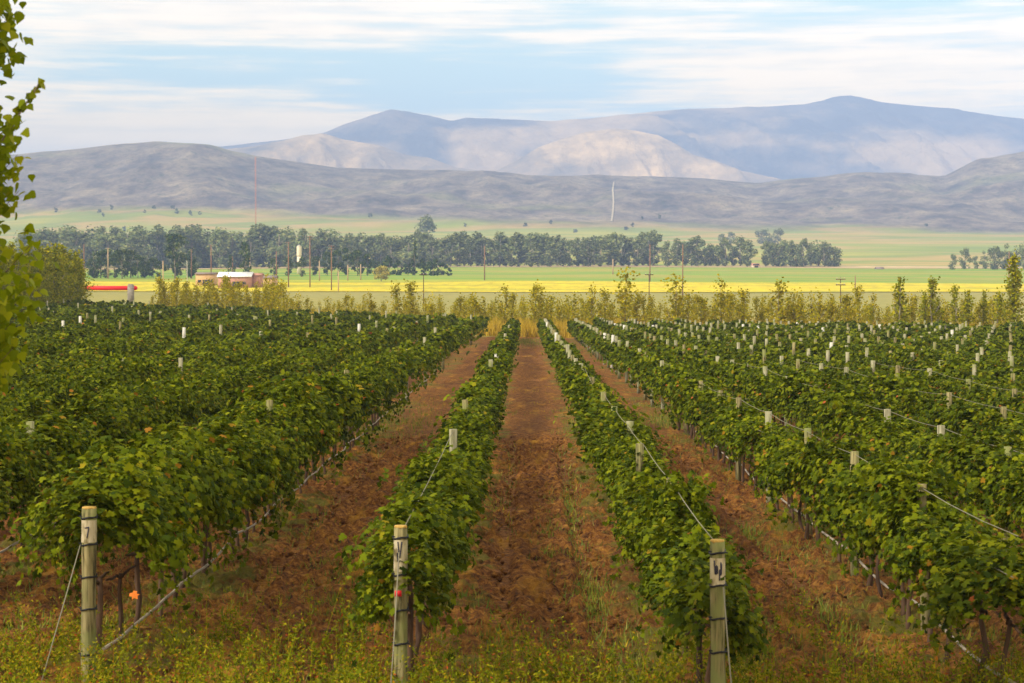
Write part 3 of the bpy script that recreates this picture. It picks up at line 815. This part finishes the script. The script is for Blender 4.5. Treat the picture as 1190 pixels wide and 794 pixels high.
def tree(name, var, h0, px, ytop, Yd, label, cat, group=None, wscale=1.0, base=None):
    """stand a tree at photo column px and distance Yd on the ground, tall enough to reach photo row ytop"""
    x = (px-VX)/F*Yd; z = float(ground_z(x, Yd)) if base is None else base
    h = H+(VY-ytop)/F*Yd-z
    s = h/h0; cr, tr = random.choice(var)
    e = empty(name, label, cat, (x, Yd, z), random.uniform(0, 6.28), group, (s*wscale, s*wscale, s))
    link('crown', cr, e); link('trunk', tr, e)
    return e

# far belt of eucalypts below the hills
px = 30; items = []
while px < 762:
    if px < 330: top = 268+random.uniform(-5, 6); Yd = random.uniform(1330, 1420)
    elif px < 500: top = 274+random.uniform(-7, 6); Yd = random.uniform(1300, 1400)
    else: top = 275+random.uniform(-5, 5); Yd = random.uniform(1290, 1350)
    items.append((px, top, Yd)); px += random.uniform(5.5, 9)
px = 776
while px < 872:
    items.append((px, 285+random.uniform(-9, 8), random.uniform(1290, 1340))); px += random.uniform(6.5, 10)
for i, (px, top, Yd) in enumerate(items):
    v = RT if px < 500 and random.random() < .7 else EU
    tree('eucalyptus_tree', v, 14 if v is RT else 22, px, top, Yd, '%s tree from the left in the far blue-green belt below the hills' % ordinal(i+1), 'tree', 'trees of the far belt', 1.3 if v is RT else 1.45)
n = 0
for px in np.linspace(890, 970, 12):
    n += 1
    tree('eucalyptus_tree', EU if n % 3 else RT, 22 if n % 3 else 14, px+random.uniform(-2, 2), 281+random.uniform(-2, 3)+(2 if px < 900 or px > 960 else 0), random.uniform(1290, 1330), '%s tree from the left in the dense grey-green clump right of centre' % ordinal(n), 'tree', 'trees of the grey-green clump', 1.25)
for i, (px, top) in enumerate([(1106, 296), (1120, 289), (1132, 298), (1143, 292), (1154, 285), (1166, 284), (1178, 286), (1189, 284), (1200, 285), (1212, 286)]):
    tree('round_tree', RT, 14, px, top, 1240+random.uniform(-20, 20), '%s dark blue-green tree from the left in the clump at the right edge' % ordinal(i+1), 'tree', 'trees of the right-edge clump', .85)
tree('round_tree', RT, 14, 493, 251, 1900, 'tall lone blue tree rising above the far belt, left of centre', 'tree', None, 1.0)
for px, top, Yd, l in [(838, 272, 2300, 'left of two faint trees on the far pasture'), (849, 270, 2300, 'right of two faint trees on the far pasture'),
                       (884, 266, 2300, 'left tree of the dark trio on the far pasture'), (893, 266, 2300, 'middle tree of the dark trio on the far pasture'), (903, 266, 2300, 'right tree of the dark trio on the far pasture')]:
    tree('round_tree', RT, 14, px, top, Yd, l, 'tree', 'trees on the far pasture', 1.15)
# shrubs on the foothill pasture
sh = [(64, 244), (115, 246), (129, 241), (120, 250), (144, 266), (158, 267), (168, 246), (179, 241), (201, 241), (205, 245), (222, 248), (232, 248), (430, 251), (540, 262), (610, 262), (640, 258), (668, 269), (727, 266), (735, 262), (766, 252), (745, 254), (1075, 262)]
for i, (px, yy) in enumerate(sh):
    # find the distance where the ground shows at this row
    best = min(np.arange(1700, 4000, 12), key=lambda d_: abs(VY-(float(ground_z((px-VX)/F*d_, d_))-H)/d_*F-(yy+2)))
    Yd = float(best)
    tree('hillside_shrub', SH, 5, px, yy-2.0-random.uniform(0, 1), Yd, '%s dark shrub from the left on the slope below the hills' % ordinal(i+1), 'shrub', 'shrubs on the lower slope', .95)

# middle-distance trees
n = 0
for px, top in [(108, 293), (116, 292), (124, 290), (133, 293), (142, 290), (152, 291), (160, 296), (168, 297), (177, 300), (186, 303)]:
    n += 1
    tree('broadleaf_tree', CO, 14, px, top, 880+random.uniform(-25, 25), '%s tree from the left in the dark clump behind the red barrier' % ordinal(n), 'tree', 'dark clump behind the red barrier', .95)
tree('broadleaf_tree', CO, 14, 204, 272, 860, 'biggest dark round tree, left of the brick shed', 'tree', None, .95)
tree('broadleaf_tree', CO, 14, 222, 290, 880, 'lower dark tree just right of the biggest dark tree', 'tree', None, .8)
tree('pine_tree', PI_, 14, 285, 282, 830, 'dark spreading pine behind the white shed roof', 'tree', None, .75)
tree('pine_tree', PI_, 14, 268, 297, 840, 'small dark pine left of the spreading pine', 'tree', None, .7)
for i, (px, top) in enumerate([(318, 300), (334, 297), (350, 299), (366, 296), (380, 293), (392, 290), (404, 288), (416, 291), (427, 295), (437, 302)]):
    tree('broadleaf_tree', CO, 14, px, top, 930+random.uniform(-30, 30), '%s dark tree from the left in the line right of the brick shed' % ordinal(i+1), 'tree', 'dark trees right of the shed', .85)
tree('cypress_tree', CY, 14, 482, 281, 960, 'narrow dark cypress in front of the far belt', 'tree')
for i, (px, top) in enumerate([(452, 300), (462, 303), (474, 306), (492, 303), (503, 302), (513, 305), (522, 311)]):
    tree('broadleaf_tree', SH, 5, px, top, 960+random.uniform(-20, 20), '%s low green shrub from the left around the cypress' % ordinal(i+1), 'shrub', 'shrubs around the cypress', .8)
tree('round_bush', BU, 5, 443, 310, 805, 'round yellow-green bush at the edge of the yellow field', 'bush', None, .92, base=float(ground_z((443-VX)/F*805, 805)))

# young poplars beyond the far end of the vines
def pop_y(px):      # distance of the poplar line at this photo column
    u = (px-VX)/F
    return (206/(1+1.0*u) if u < 0 else 206/(1+.67*u))+4
n = 0; pl = []
for px, top in [(332, 346), (345, 342), (380, 346), (402, 343), (430, 341), (459, 331), (477, 329), (478, 344), (501, 344), (535, 345), (552, 341), (563, 346), (587, 333), (595, 341), (622, 331), (629, 336), (640, 344), (668, 342), (688, 334), (703, 338), (728, 313), (740, 338), (757, 345), (785, 321), (800, 342), (815, 345),
                (838, 326), (846, 340), (863, 338), (905, 326), (921, 342), (929, 340), (951, 340), (965, 342), (983, 343), (996, 334), (1011, 356), (1044, 322), (1075, 338), (1082, 322), (1090, 348), (1108, 331), (1124, 337), (1141, 337), (1160, 337)]:
    pl.append((px+random.uniform(-1, 1), top, pop_y(px)+random.uniform(-1, 1), 'g'))
for k in range(185):
    px = 180+k*5.4+random.uniform(-4, 4)
    pl.append((px, 350+random.uniform(-7, 9)-(4 if px < 330 else 0), pop_y(px)+random.uniform(3, 22), 'y'))
for k in range(34):
    px = 183+k*4.4+random.uniform(-3, 3)
    pl.append((px, 328+random.uniform(-8, 10), pop_y(px)+random.uniform(0, 10), 'y'))
pl.sort()
for i, (px, top, Yd, k) in enumerate(pl):
    txt = 'green' if k == 'g' else 'thin yellowish'
    tree('young_poplar', YG if k == 'g' and px > 1000 else YP, 4.0, px, top, Yd, '%s young poplar, %s from the left along the far vineyard edge' % (txt, ordinal(i+1)), 'tree', 'young poplars at the far vineyard edge', random.uniform(.8, 1.1) if k == 'y' else random.uniform(.9, 1.3))
tree('young_poplar', DP, 8.0, 1177, 297, pop_y(1177)-2, 'tallest dark green poplar at the right edge beyond the vines', 'tree', None, 1.05)
# the taller line at the left
for i in range(26):
    yy = 268-i*1.9; x = -63.0+random.uniform(-.5, .5)
    px = VX+F*x/yy
    tree('poplar_tree', DP, 8.0, px, 300-i*.6+random.uniform(-12, 9), yy, '%s poplar from the right in the dense tall row at the left edge' % ordinal(i+1), 'tree', 'dense poplar row at the left edge', 1.15)

# near poplar that reaches in from the left edge
def near_poplar():
    x0, y0 = -5.12, 14.2
    e = empty('poplar_tree', 'near poplar with bright green leaves reaching in at the left edge', 'tree', (x0, y0, 0), 0)
    b = MB(); zz = np.linspace(-.1, 10.5, 12)
    b.tube(np.stack([.05*np.sin(zz), .04*np.cos(zz*1.3), zz], 1), np.linspace(.13, .02, 12), 10)
    b.build('trunk', M['trunk'], e, True)
    r = np.random.default_rng(5); P = []; N = []
    for i in range(330):
        z = r.uniform(3.2, 9.6); a = r.uniform(0, 2*np.pi)
        reach = (1.34 if z > 4.9 else 1.40)*r.uniform(.75, 1.04)
        if 5.0 < z < 5.5: reach *= .9
        L = reach
        k = 7; t = np.linspace(0, 1, k)
        Q = np.stack([math.cos(a)*L*t**.8, math.sin(a)*L*t**.8, z+t**1.5*L*.65], 1)
        br = MB(); br.tube(Q, np.linspace(.010, .002, k), 5)
        P.append((Q, br))
    limbs = MB(); LP = []
    for Q, br in P:
        limbs.add(np.concatenate(br.v), np.concatenate(br.q), np.concatenate(br.t))
        m_ = 150; tt = r.uniform(.2, 1.02, m_)
        q = np.stack([np.interp(tt, np.linspace(0, 1, len(Q)), Q[:, c]) for c in range(3)], 1)+r.normal(size=(m_, 3))*np.array([.07, .07, .10])
        LP.append(q)
    limbs.build('limb_wood', M['bark'], e, True)
    LP = np.concatenate(LP)
    # the free sprig that stands out against the sky
    sx, sz0 = (-3.72+5.12), H+(VY-150)/F*14.2
    sp = np.stack([np.linspace(sx-.25, sx+.09, 9), np.zeros(9), np.linspace(sz0-.15, sz0+.36, 9)], 1)
    sb = MB(); sb.tube(np.concatenate([np.array([[.05, 0, sz0-.9]]), sp]), .007, 5)
    LS = np.concatenate([sp[2:]+r.normal(size=(7, 3))*.02 for _ in range(3)])
    sprig = sb.build('sprig', M['trunk'], e, True)
    V, T = scatter(P_, LS, r.normal(size=LS.shape)*.5+np.array([.1, -1, .3]), r.uniform(.06, .085, len(LS)), up=np.array([[0, 0, 1.]])+r.normal(size=LS.shape)*.5)
    link('leaves', new_mesh('leaves', V, [T], M['poplar']), sprig)
    V, T = scatter(P_, LP, r.normal(size=LP.shape)*.7+np.array([.2, -.7, .4]), r.uniform(.06, .10, len(LP)), up=np.array([[0, 0, -1.]])+r.normal(size=LP.shape)*.6)
    link('crown', new_mesh('crown', V, [T], M['poplar']), e)
near_poplar()

# ------------------------------------------------------------------ buildings and things in the middle distance
def at(px, py, Yd): return ((px-VX)/F*Yd, Yd, H+(VY-py)/F*Yd)
M['brick'] = mat('pink_brick', lambda t: ramp(t, noise(t, pos(t), 1.2, 5, .7), [(.3, (.33, .15, .10)), (.7, (.50, .27, .19))]), .9)
M['ochre'] = mat('ochre_render', lambda t: ramp(t, noise(t, pos(t), .8, 4), [(.3, (.45, .27, .12)), (.7, (.60, .38, .17))]), .9)
M['tin'] = mat('white_tin_roof', lambda t: ramp(t, noise(t, pos(t), .5, 4, .5, (6, 1, 1)), [(.3, (.62, .64, .68)), (.7, (.84, .85, .88))]), .4)
M['dark'] = mat('dark_opening', lambda t: (.03, .025, .02), .8)
M['greyroof'] = mat('grey_roof', lambda t: (.20, .15, .13), .7)
M['red'] = mat('red_paint', lambda t: (.62, .012, .014), .5)
M['concrete'] = mat('grey_concrete', lambda t: ramp(t, noise(t, pos(t), 3, 4), [(.3, (.15, .13, .11)), (.7, (.26, .23, .20))]), .9)
M['pole'] = mat('pole_wood', lambda t: (.22, .12, .075), .9)
M['palepole'] = mat('pale_pole_wood', lambda t: (.42, .30, .18), .9)
M['tower'] = mat('cream_concrete', lambda t: (.72, .60, .46), .8)

def shed(name, px0, px1, yeave, ybase, Yd, depth, roof_rise, mwall, mroof, label, cat='shed', door=True):
    x0 = (px0-VX)/F*Yd; x1 = (px1-VX)/F*Yd; w = x1-x0
    z0 = float(ground_z((x0+x1)/2, Yd))-.3; ze = H+(VY-yeave)/F*Yd
    e = empty(name, label, cat, ((x0+x1)/2, Yd, z0), 0)
    h = ze-z0
    # walls as a shell with the gable at the right
    b = MB(); W = w/2; D = depth
    for c, d_ in (((0, 0, h/2), (w, .25, h)), ((0, D, h/2), (w, .25, h)), ((-W+.125, D/2, h/2), (.25, D-.26, h)), ((W-.125, D/2, h/2), (.25, D-.26, h))):
        b.box(c, d_)
    for s in (-1, 1):
        V = [(s*(W-.24), .13, h), (s*(W-.24), D-.13, h), (s*(W-.24), D/2, h+roof_rise-.05), (s*(W-.01), .13, h), (s*(W-.01), D-.13, h), (s*(W-.01), D/2, h+roof_rise-.05)]
        b.add(V, [(0, 1, 4, 3), (1, 2, 5, 4), (2, 0, 3, 5)], [(0, 2, 1), (3, 4, 5)])
    b.build('wall', mwall, e)
    r = MB()
    for s0, s1 in ((-.5, D/2), (D+.5, D/2)):
        V = []
        za = h-roof_rise*.5/(D/2)*1.0
        for xx in (-W-.4, W+.4):
            V += [(xx, s0, za+.04), (xx, s1, h+roof_rise+.04), (xx, s0, za+.20), (xx, s1, h+roof_rise+.20)]
        r.add(V, [(0, 1, 5, 4), (2, 6, 7, 3), (0, 4, 6, 2), (1, 3, 7, 5), (0, 2, 3, 1), (4, 5, 7, 6)])
    r.build('roof', mroof, e)
    if door:
        d_ = MB(); d_.box((W*.1, -.16, 1.3+.3), (2.6, .06, 2.6)); d_.build('door', M['dark'], e)
        for q in (-.6, .6):
            d_ = MB(); d_.box((W*q, -.16, 2.3), (1.3, .06, 1.0)); d_.build('window', M['dark'], e)
    return e
shed('brick_shed', 253, 291, 321.5, 333, 690, 9, 1.55, M['brick'], M['tin'], 'pink brick shed with a white tin roof among the yellow poplars')
shed('brick_annex', 292, 303, 320, 333, 694, 6, .7, M['brick'], M['brick'], 'low pink brick annex right of the white-roofed shed', 'annex', False)
shed('ochre_house', 227, 249, 318.5, 331, 720, 7, .5, M['ochre'], M['greyroof'], 'small ochre flat-looking house left of the brick shed', 'house')
shed('low_shed', 306, 320, 323, 330, 730, 6, .8, M['ochre'], M['greyroof'], 'low dark-roofed shed right of the brick annex', 'shed', False)
shed('white_house', 874, 882, 308.5, 312, 1275, 7, 1.3, M['tower'], M['brick'], 'tiny pale house with pinkish roof below the far belt, right of centre', 'house')
shed('farm_hut', 1018, 1026, 312.5, 315, 1230, 6, 1.0, M['concrete'], M['greyroof'], 'tiny grey hut alone on the far field edge', 'hut', False)
# water tower
x, y, z = at(347.5, 285, 1000); zb = float(ground_z(x, y))
e = empty('water_tower', 'small cream water tower above the dark trees', 'water tower', (x, y, zb))
hh = z-zb
b = MB(); b.tube(np.array([(0, 0, hh-5.8), (0, 0, hh-5.4), (0, 0, hh-1.0), (0, 0, hh-.5)]), [1.25, 1.3, 1.3, 1.2], 16); b.build('tank', M['tower'], e, True)
b = MB(); b.tube(np.array([(0, 0, hh-.5), (0, 0, hh+.2)]), [1.4, .3], 16); b.build('roof', M['white'], e)
b = MB(); b.tube(np.array([(0, 0, -.3), (0, 0, hh-5.8)]), [1.15, 1.1], 12); b.build('shaft', M['tower'], e, True)
# red barrier
Yb = 350.0; x0 = (100-VX)/F*Yb; x1 = (159-VX)/F*Yb; xp = (152-VX)/F*Yb; zb = float(ground_z(xp, Yb)); zt = H+(VY-334.8)/F*Yb
e = empty('boom_barrier', 'long red horizontal boom on a short grey pillar beyond the vines at left', 'barrier', (xp, Yb, zb))
b = MB(); P = np.array([(x0-xp-1.5, 0, zt-zb), (x1-xp-.25, 0, zt-zb), (x1-xp, 0, zt-zb)]); b.tube(P, [.42, .42, .2], 12); b.build('boom', M['red'], e, True)
b = MB(); b.box((0, -.5, (zt-zb)/2+.2), (1.15, .5, zt-zb+.7)); b.box((0, -.5, zt-zb+.62), (.85, .4, .25)); b.build('pillar', M['concrete'], e)
for q in (-2.2, 2.2, 3.6):
    pass
# utility poles
poles = [(97, 284, 600, 'p', 0), (125, 288, 860, 'l', 1), (217, 303, 700, 'w', 0), (189, 303, 700, 'l', 0), (222, 290, 860, 'p', 0), (245, 284, 800, 'p', 1), (270, 298, 850, 'p', 0), (290, 296, 850, 'l', 0), (321, 292, 820, 'p', 0), (335, 281, 700, 'p', 1),
         (360, 274, 700, 'p', 2), (371, 303, 820, 'l', 0), (385, 285, 650, 'p', 2), (404, 308, 820, 'l', 0), (393, 315, 640, 'l', 0), (419, 307, 830, 'l', 0), (492, 317, 330, 'd', 1), (563, 286, 820, 'p', 0), (755, 284, 800, 'p', 0), (754, 317, 330, 'd', 1), (793, 284, 560, 'p', 0), (976, 322, 300, 'd', 2), (993, 320, 700, 'p', 0), (1171, 292, 640, 'p', 0), (712, 301, 1000, 'l', 0)]
mm = {'p': M['pole'], 'l': M['palepole'], 'w': M['white'], 'd': M['bark']}
tx = {'p': 'brown', 'l': 'pale', 'w': 'thin white', 'd': 'short dark'}
for i, (px, top, Yd, k, arms) in enumerate(sorted(poles)):
    x = (px-VX)/F*Yd; zb = float(ground_z(x, Yd)); h = H+(VY-top)/F*Yd-zb
    e = empty('utility_pole', '%s utility pole, %s pole from the left beyond the vineyard' % (tx[k], ordinal(i+1)), 'pole', (x, Yd, zb), 0, 'utility poles beyond the vineyard')
    r0 = {'p': .20, 'l': .22, 'w': .13, 'd': .08}[k]*(Yd/700 if Yd > 400 else 1)
    b = MB(); b.tube(np.array([(0, 0, -.3), (0.02, 0, h*.5), (0, 0, h)]), [r0*1.15, r0, r0*.75], 8); b.build('shaft', mm[k], e, True)
    for a in range(arms):
        b = MB(); b.box((0, -r0-.05, h-.35-.9*a), (2.2 if Yd > 400 else 1.5, .12, .14)); ca = b.build('crossarm', mm[k], e)
        c = MB()
        for q in (-.9, 0, .9):
            c.tube(np.array([(q*(1 if Yd > 400 else .65), -r0-.05, h-.28-.9*a), (q*(1 if Yd > 400 else .65), -r0-.05, h-.08-.9*a)]), [.07, .05], 6)
        c.build('insulators', M['white'], ca)
# radio mast
x, y, z = at(297, 182, 1500); zb = float(ground_z(x, y)); hm = z-zb
e = empty('radio_mast', 'very tall thin reddish lattice radio mast in front of the left hill', 'mast', (x, y, zb))
b = MB(); s = .55
for a in range(3):
    c, d_ = math.cos(a*2.094)*s, math.sin(a*2.094)*s
    b.tube(np.array([(c, d_, 0), (c, d_, hm)]), .11, 5)
for k in range(int(hm/3)):
    for a in range(3):
        c, d_ = math.cos(a*2.094)*s, math.sin(a*2.094)*s; c2, d2 = math.cos((a+1)*2.094)*s, math.sin((a+1)*2.094)*s
        b.tube(np.array([(c, d_, k*3), (c2, d2, k*3+3)]), .05, 4, cap=False)
b.build('lattice', mat('faded_red_paint', lambda t: (.48, .22, .18), .7), e)
# pale track on the hill
trk = []
for py in np.linspace(212, 258, 40):
    u = 710+2.5*math.sin((py-212)/15)+(3 if py < 222 else 0)*(222-py)/10
    D = np.arange(2900, 4300, 8); zz = ground_z((u-VX)/F*D, D); vy = VY-(zz-H)/D*F
    cand = np.where(abs(vy-py) < .7)[0]
    if len(cand): trk.append(((u-VX)/F*D[cand[0]], D[cand[0]], zz[cand[0]]+1.5))
if len(trk) > 3:
    trk = np.array(trk); w = 1.5
    V = np.concatenate([trk+np.array([-w, 0, 1.0]), trk+np.array([w, 0, 1.0])]); n = len(trk)
    V[:, 2] = ground_z(V[:, 0], V[:, 1])+2.0
    tag(link('hill_track', new_mesh('hill_track', V, [[(i, i+n, i+n+1, i+1) for i in range(n-1)]], mat('pale_dirt', lambda t: (.34, .29, .21), .9))), kind='structure')

# ------------------------------------------------------------------ ground cover
def stuff(name, V, T, m, label, cat):
    return tag(link(name, new_mesh(name, V, [T], m)), label, cat, kind='stuff')
def weed_field(n, xr, yr, dens, hmin, hmax, per, size, tpl=S_):
    r = np.random.default_rng(77); P = []; N = []; S = []; st = []
    x = r.uniform(*xr, n); y = r.uniform(*yr, n)
    keep = r.random(n) < dens(x, y); x = x[keep]; y = y[keep]
    z = ground_z(x, y)
    h = r.uniform(hmin, hmax, len(x))*(.6+.8*fbm(x*.9+4, y*.9, 2))
    for i in range(len(x)):
        lean = r.normal(size=2)*.42
        t = r.uniform(.1, 1, per)
        p = np.stack([x[i]+lean[0]*h[i]*t+r.normal(size=per)*.028, y[i]+lean[1]*h[i]*t+r.normal(size=per)*.028, z[i]+h[i]*t], 1)
        P.append(p); N.append(r.normal(size=(per, 3))*.8+np.array([0, -.3, .7])); S.append(size*(1.15-.6*t))
        st.append(((x[i], y[i], z[i]), (x[i]+lean[0]*h[i], y[i]+lean[1]*h[i], z[i]+h[i])))
    V, T = scatter(tpl, np.concatenate(P), np.concatenate(N), np.concatenate(S))
    # stems: thin crossed slivers
    a = np.array([s[0] for s in st]); b_ = np.array([s[1] for s in st]); m_ = len(a); w = np.array([.006, 0, 0])
    SV = np.stack([a-w, a+w, b_], 1).reshape(-1, 3); ST = np.arange(m_*3).reshape(-1, 3)
    return np.concatenate([V, SV]), np.concatenate([T, ST+len(V)])
tn = tpl_quad(); TN = (tn[0]*np.array([.42, 1, 1]), tn[1])
def wd(x, y):
    c = fbm(x*.35+2, y*.3+5, 3)
    lane = np.exp(-((x-.3)/1.3)**2)*.5+np.exp(-((x+3.1)/1.0)**2)*.55
    return np.clip(sstep(-y, -25.8+3.0*0, -19.5)*(1.0-lane*sstep(y, 19, 22))*(.02+1.3*sstep(c, .49, .60)), 0, 1)
V, T = weed_field(5200, (-7.5, 8), (17.2, 27), wd, .25, .8, 24, .075, TN)
stuff('weeds', V, T, M['weed'], 'yellow-green and reddish weeds across the near headland', 'weeds')
def grass_blades(n, fx, hr, m, name, label, w=1.0):
    r = np.random.default_rng(len(name)); x, y = fx(r, n)
    c = fbm(x*.5+9, y*.35+1, 3); keep = r.random(len(x)) < sstep(c, .40, .60); x = x[keep]; y = y[keep]
    h = r.uniform(*hr, len(x)); P = np.stack([x, y, ground_z(x, y)+h*.42], 1)
    N = np.stack([r.normal(size=len(x))*.8, -np.ones(len(x))+r.normal(size=len(x))*.6, r.normal(size=len(x))*.35+.2], 1)
    V, T = scatter(B_, P, N, h*w, up=np.cross(N, np.array([[0, 0, 1.]])+r.normal(size=(len(x), 3))*.35))
    return stuff(name, V, T, m, label, 'grass')
def under_rows(r, n):
    rows_ = np.array(ROWX_NEAR); x = r.choice(rows_, n)+r.normal(size=n)*.55; y = 17.5+58*r.random(n)**1.6
    return x, y
def upright(n, fx, hr, wd_, m, name, label, thr=(.40, .60)):
    r = np.random.default_rng(len(name)+3); x, y = fx(r, n)
    c = fbm(x*.5+9, y*.35+1, 3); keep = r.random(len(x)) < sstep(c, *thr); x = x[keep]; y = y[keep]
    k = len(x); h = r.uniform(*hr, k); z = ground_z(x, y)
    a = r.uniform(0, 6.28, k); w = wd_*r.uniform(.6, 1.4, k)
    l = r.normal(size=(k, 2))*.3
    V = np.stack([np.stack([x-np.cos(a)*w, y-np.sin(a)*w, z], 1), np.stack([x+np.cos(a)*w, y+np.sin(a)*w, z], 1), np.stack([x+l[:, 0]*h, y+l[:, 1]*h, z+h], 1)], 1).reshape(-1, 3)
    return stuff(name, V, np.arange(3*k).reshape(-1, 3), m, label, 'grass')
upright(60000, under_rows, (.05, .20), .010, M['grass'], 'grass', 'short green and yellow grass along the vine rows')
def headland(r, n): return r.uniform(-8, 9, n), 17+10*r.random(n)**1.3
upright(22000, headland, (.06, .22), .008, M['grass'], 'headland_grass', 'low grass on the near headland', (.50, .64))
def patches(r, n):
    cs = np.array([(3.4, 33.5, .75, 1.1), (2.95, 33, .5, 1.0), (3.9, 34.3, .5, .8), (.55, 33, .22, 2.6), (.75, 38, .2, 2.0), (-2.6, 26, .3, 1.0), (-3.0, 30, .3, 1.4), (1.0, 27, .25, 1.2), (3.3, 24, .5, .8), (-6.5, 24, .6, 1.4), (-6.6, 28, .5, 2), (.4, 178, .9, 9), (-.3, 182, 1, 9), (.2, 176, .9, 9), (-.1, 186, .9, 9), (3.2, 60, .4, 8), (-3.7, 62, .35, 8)])
    c = cs[r.integers(0, len(cs), n)]
    return c[:, 0]+r.normal(size=n)*c[:, 2], c[:, 1]+r.normal(size=n)*c[:, 3]
upright(11000, patches, (.06, .18), .010, M['grass'], 'weed_patches', 'low green weed patches in the tilled lanes', (.0, .01))
def lanes(r, n): return r.uniform(-9, 13, n), 19+75*r.random(n)**1.5
upright(9000, lanes, (.04, .12), .013, M['straw'], 'straw', 'dry straw bits lying over the tilled soil', (.45, .62))
def far_edge(r, n):
    px = r.uniform(150, 1200, n); u = (px-VX)/F
    yy = np.where(u < 0, 206/(1+u), 206/(1+.67*u))+r.uniform(-4, 30, n)
    return u*yy, yy
upright(80000, far_edge, (.7, 2.0), .06, M['straw'], 'dry_grass', 'tall dry yellow grass between the young poplars', (.18, .4))
# clods of soil
r = np.random.default_rng(21); k = 26000
x = r.uniform(-8, 12, k); y = 18+40*r.random(k)**1.6; d = np.min([abs(x-q) for q in ROWX_NEAR], axis=0)
kp = d > .35; x = x[kp]; y = y[kp]; k = len(x)
tv = np.array([(1, 0, 0), (-1, 0, 0), (0, 1, 0), (0, -1, 0), (0, 0, .8), (0, 0, -.8)])
tf = np.array([(0, 2, 4), (2, 1, 4), (1, 3, 4), (3, 0, 4), (2, 0, 5), (1, 2, 5), (3, 1, 5), (0, 3, 5)])
s = .012+.065*r.random(k)**3.5
V = (tv[None]*r.uniform(.6, 1.3, (k, 6, 1)))*s[:, None, None]
an = r.uniform(0, 6.28, k); ca, sa = np.cos(an), np.sin(an)
V = np.stack([V[..., 0]*ca[:, None]-V[..., 1]*sa[:, None], V[..., 0]*sa[:, None]+V[..., 1]*ca[:, None], V[..., 2]], -1)+np.stack([x, y, ground_z(x, y)+.045], 1)[:, None]
stuff('soil_clods', V.reshape(-1, 3), (tf[None]+(np.arange(k)*6)[:, None, None]).reshape(-1, 3), M['soil'], 'brown clods scattered over the tilled lanes', 'clods')
# one pale stone in the middle lane
b = MB(); xs_, ys_, zs_ = at(617, 543, 0)[0], 0, 0
Yd = F*H/(543-VY); xs_ = (617-VX)/F*Yd
st = MB(); th = []
for q in range(60):
    pass
ico = np.array([(math.cos(a)*math.sin(b2), math.sin(a)*math.sin(b2), math.cos(b2)) for b2 in np.linspace(.3, 2.8, 5) for a in np.linspace(0, 2*math.pi, 9)[:-1]])
ico = ico*(.85+.3*r.random((40, 1)))*np.array([.075, .06, .05])
Q = [(i*8+j, i*8+(j+1) % 8, (i+1)*8+(j+1) % 8, (i+1)*8+j) for i in range(4) for j in range(8)]
me = new_mesh('stone', ico, [Q, ], M['white'], True)
tag(link('stone', me, None, (xs_, Yd, float(ground_z(xs_, Yd))+.06)), 'small white stone alone in the middle soil lane', 'stone')
